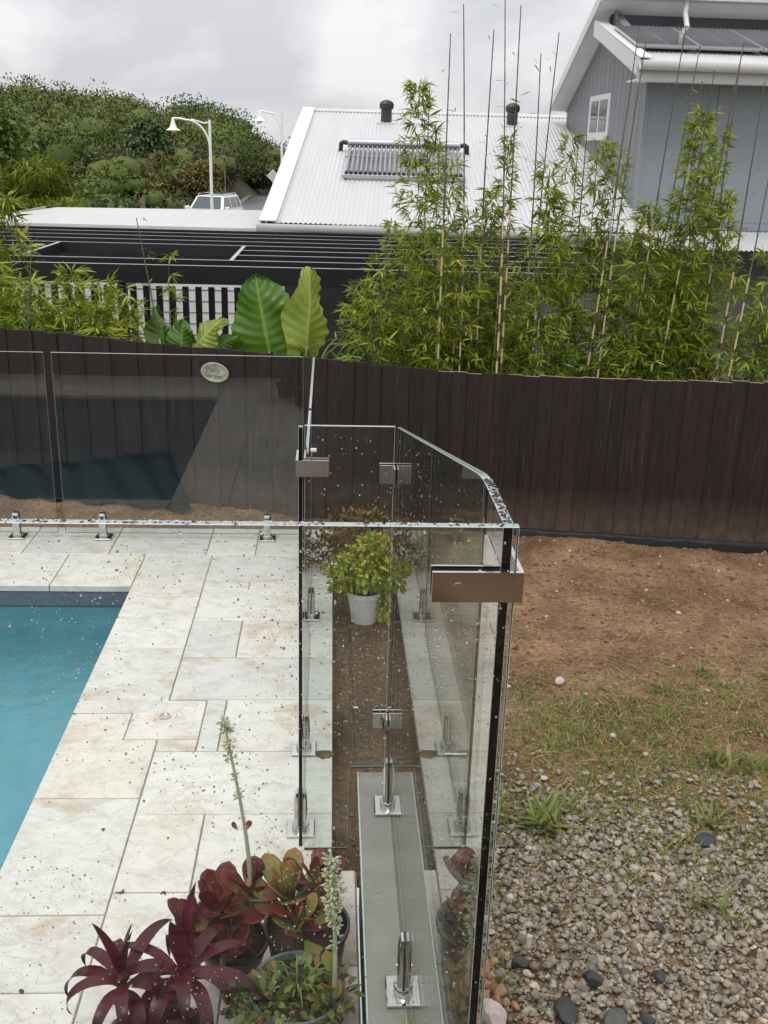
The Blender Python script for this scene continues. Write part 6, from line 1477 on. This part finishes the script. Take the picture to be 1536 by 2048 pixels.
fs2 = flower_stalk('thick pale green flower spike standing before the capped wall', (0.012, 2.10, 0.05), (0.020, 2.10, 0.655), [(0.985, 34, 0.024), (0.95, 34, 0.026), (0.90, 32, 0.026), (0.84, 40, 0.030), (0.79, 40, 0.030), (0.73, 36, 0.028), (0.66, 26, 0.026), (0.56, 18, 0.02)], 0.0085)
for k, (s, az, L_) in enumerate(((0.42, 0.4, 0.05), (0.30, 2.7, 0.06), (0.24, 5.2, 0.07), (0.18, 1.2, 0.07))):
    o = link('stalk_leaf', PAD[6], fs2, (0, 0, 0.6 * s)); o.scale = (L_,) * 3; o.rotation_euler = (1.1, 0, az)
gb = thing('grass_tuft', 'small green grass tuft at the foot of the nearest wall spigot', 'grass tuft', (0.17, 1.84, 0.281))
for k in range(9):
    me = strap_mesh('blade', R.uniform(0.06, 0.13), 0.0045, R.uniform(0.3, 1.2), M['palm']); o = link('blade', me, gb, (R.uniform(-0.06, 0.09), R.uniform(-0.02, 0.02), 0)); o.rotation_euler = (R.uniform(-0.3, 0.3), R.uniform(-0.4, 0.4), R.uniform(0, 6.28))

# ================================================================== LOOSE ROCKS IN THE YARD
def rock(label, x, y, s, m, seed, flat=0.7):
    bm = bmesh.new(); bmesh.ops.create_icosphere(bm, subdivisions=3, radius=1)
    off = Vector((seed * 3.1, seed * 1.3, 0)); q = random.Random(seed); ax = (q.uniform(0.9, 1.3), q.uniform(0.7, 1.0), flat * q.uniform(0.8, 1.1))
    planes = [Vector((q.gauss(0, 1), q.gauss(0, 1), q.gauss(0, 1))).normalized() for k in range(9)]
    for v in bm.verts:
        d = v.co.normalized(); r = min([1.0] + [0.74 / max(0.05, d.dot(p)) for p in planes if d.dot(p) > 0.05]); r += 0.05 * mnoise.noise(d * 4 + off)
        v.co = Vector((d.x * ax[0], d.y * ax[1], d.z * ax[2])) * r * s
    me = bpy.data.meshes.new('rock'); bm.to_mesh(me); bm.free(); me.materials.append(m); me.polygons.foreach_set('use_smooth', [True] * len(me.polygons)); me.set_sharp_from_angle(angle=math.radians(28))
    o = link('rock', me, None, (x, y, yard_h(x, y) + s * flat * 0.45 + 0.008)); o.rotation_euler[2] = q.uniform(0, 6.28)
    return tag(o, label, 'rock', 'larger stones lying in the gravel')
M['rock_dark'] = mat('dark_rock', (0.034, 0.034, 0.035), 0.62, var=0.5, scale=30, bump=0.4, bscale=50)
M['rock_grey'] = mat('grey_rock', (0.085, 0.085, 0.08), 0.6, var=0.4, scale=30, bump=0.4, bscale=50)
M['rock_pale'] = mat('pale_rock', (0.52, 0.46, 0.42), 0.7, col2=(0.36, 0.26, 0.26), scale=22, bump=0.5, bscale=40)
rock('smooth black stone in orange clay right of the front glass', 0.593, 2.452, 0.030, M['rock_dark'], 1)
rock('large grey stone among gravel at the bottom of the picture', 0.835, 2.235, 0.036, M['rock_grey'], 2)
rock('dark jagged stone in gravel, upper one of the bottom group', 0.80, 2.385, 0.034, M['rock_dark'], 3)
rock('dark grey stone beside the jagged one in the gravel', 0.905, 2.41, 0.026, M['rock_grey'], 4)
rock('small black stone at the right of the dark stone group', 1.01, 2.395, 0.024, M['rock_dark'], 5)
rock('long black stone lying at the bottom left of the gravel', 0.70, 2.27, 0.040, M['rock_dark'], 6, 0.45)
rock('black stone at the bottom picture edge among pale gravel', 0.92, 2.235, 0.028, M['rock_dark'], 7)
rock('black stone half buried where gravel meets the grass', 1.375, 3.04, 0.042, M['rock_dark'], 8, 0.5)
rock('grey stone right of the black half-buried stone', 1.44, 2.82, 0.022, M['rock_dark'], 9)
rock('white and pink weathered stone at the foot of the front glass', 0.482, 2.255, 0.050, M['rock_pale'], 10, 0.7)
rock('small pale stone on bare brown soil beyond the grass', 1.089, 4.214, 0.026, M['rock_pale'], 11)
rock('pale chip beside a dark twig at the edge of the grass', 1.214, 3.731, 0.016, M['rock_pale'], 12)
rock('flat black pebble in the middle of the gravel', 0.93, 2.57, 0.016, M['rock_dark'], 13)
rock('small dark pebble right of centre in the gravel', 1.07, 2.60, 0.017, M['rock_dark'], 14)

# scraps on the paving
M['scrap'] = mat('dead_leaf', (0.10, 0.07, 0.045), 0.8, var=0.4, scale=60)
def scrap(label, x, y, L_, az):
    me = strap_mesh('dead_leaf', L_, L_ * 0.32, 2.2, M['scrap'], 0.4, 6); o = link('dead_leaf', me, None, (x, y, 0.003)); o.rotation_euler = (-1.35, 0.1, az)
    return tag(o, label, 'leaf', 'dead leaf scraps on the paving')
scrap('curled dark leaf scrap lying on a paving joint behind the cordyline', -0.665, 2.76, 0.045, 0.6)
scrap('brown leaf scrap on the paving between cordyline and pool edge', -0.79, 3.10, 0.022, 2.0)
scrap('dark scrap on the paving left of the flower stalk', -0.36, 3.40, 0.02, 1.1)
scrap('small dark scrap near the lower left corner of the paving', -0.88, 2.36, 0.02, 4.0)
scrap('dark leaf scrap on the paving just behind the red succulent', -0.53, 2.77, 0.03, 3.0)
sp_ = MB().lathe([(0.040, 0.0), (0.030, 0.003), (0.018, 0.0045), (0.0, 0.005)], n=18)
o = link('soil_spill', sp_.mesh('soil_spill', M['soil'], 'all'), None, (-0.012, 3.575, 0.001)); o.scale = (1.0, 0.75, 1)
for v in o.data.vertices: v.co *= 1 + 0.35 * mnoise.noise(v.co * 60)
tag(o, 'small spill of brown soil on the paving beside the middle spigot', 'soil')
o = MB().box(-0.011, 0.011, -0.006, 0.006, 0, 0.004, bev=0.001).build('plant_tag', M['white_trim'], None, loc=(0.125, 4.02, -0.045)); o.rotation_euler = (0.1, 0.15, 0.3)
tag(o, 'tiny white tag lying on the dark soil bed', 'tag')
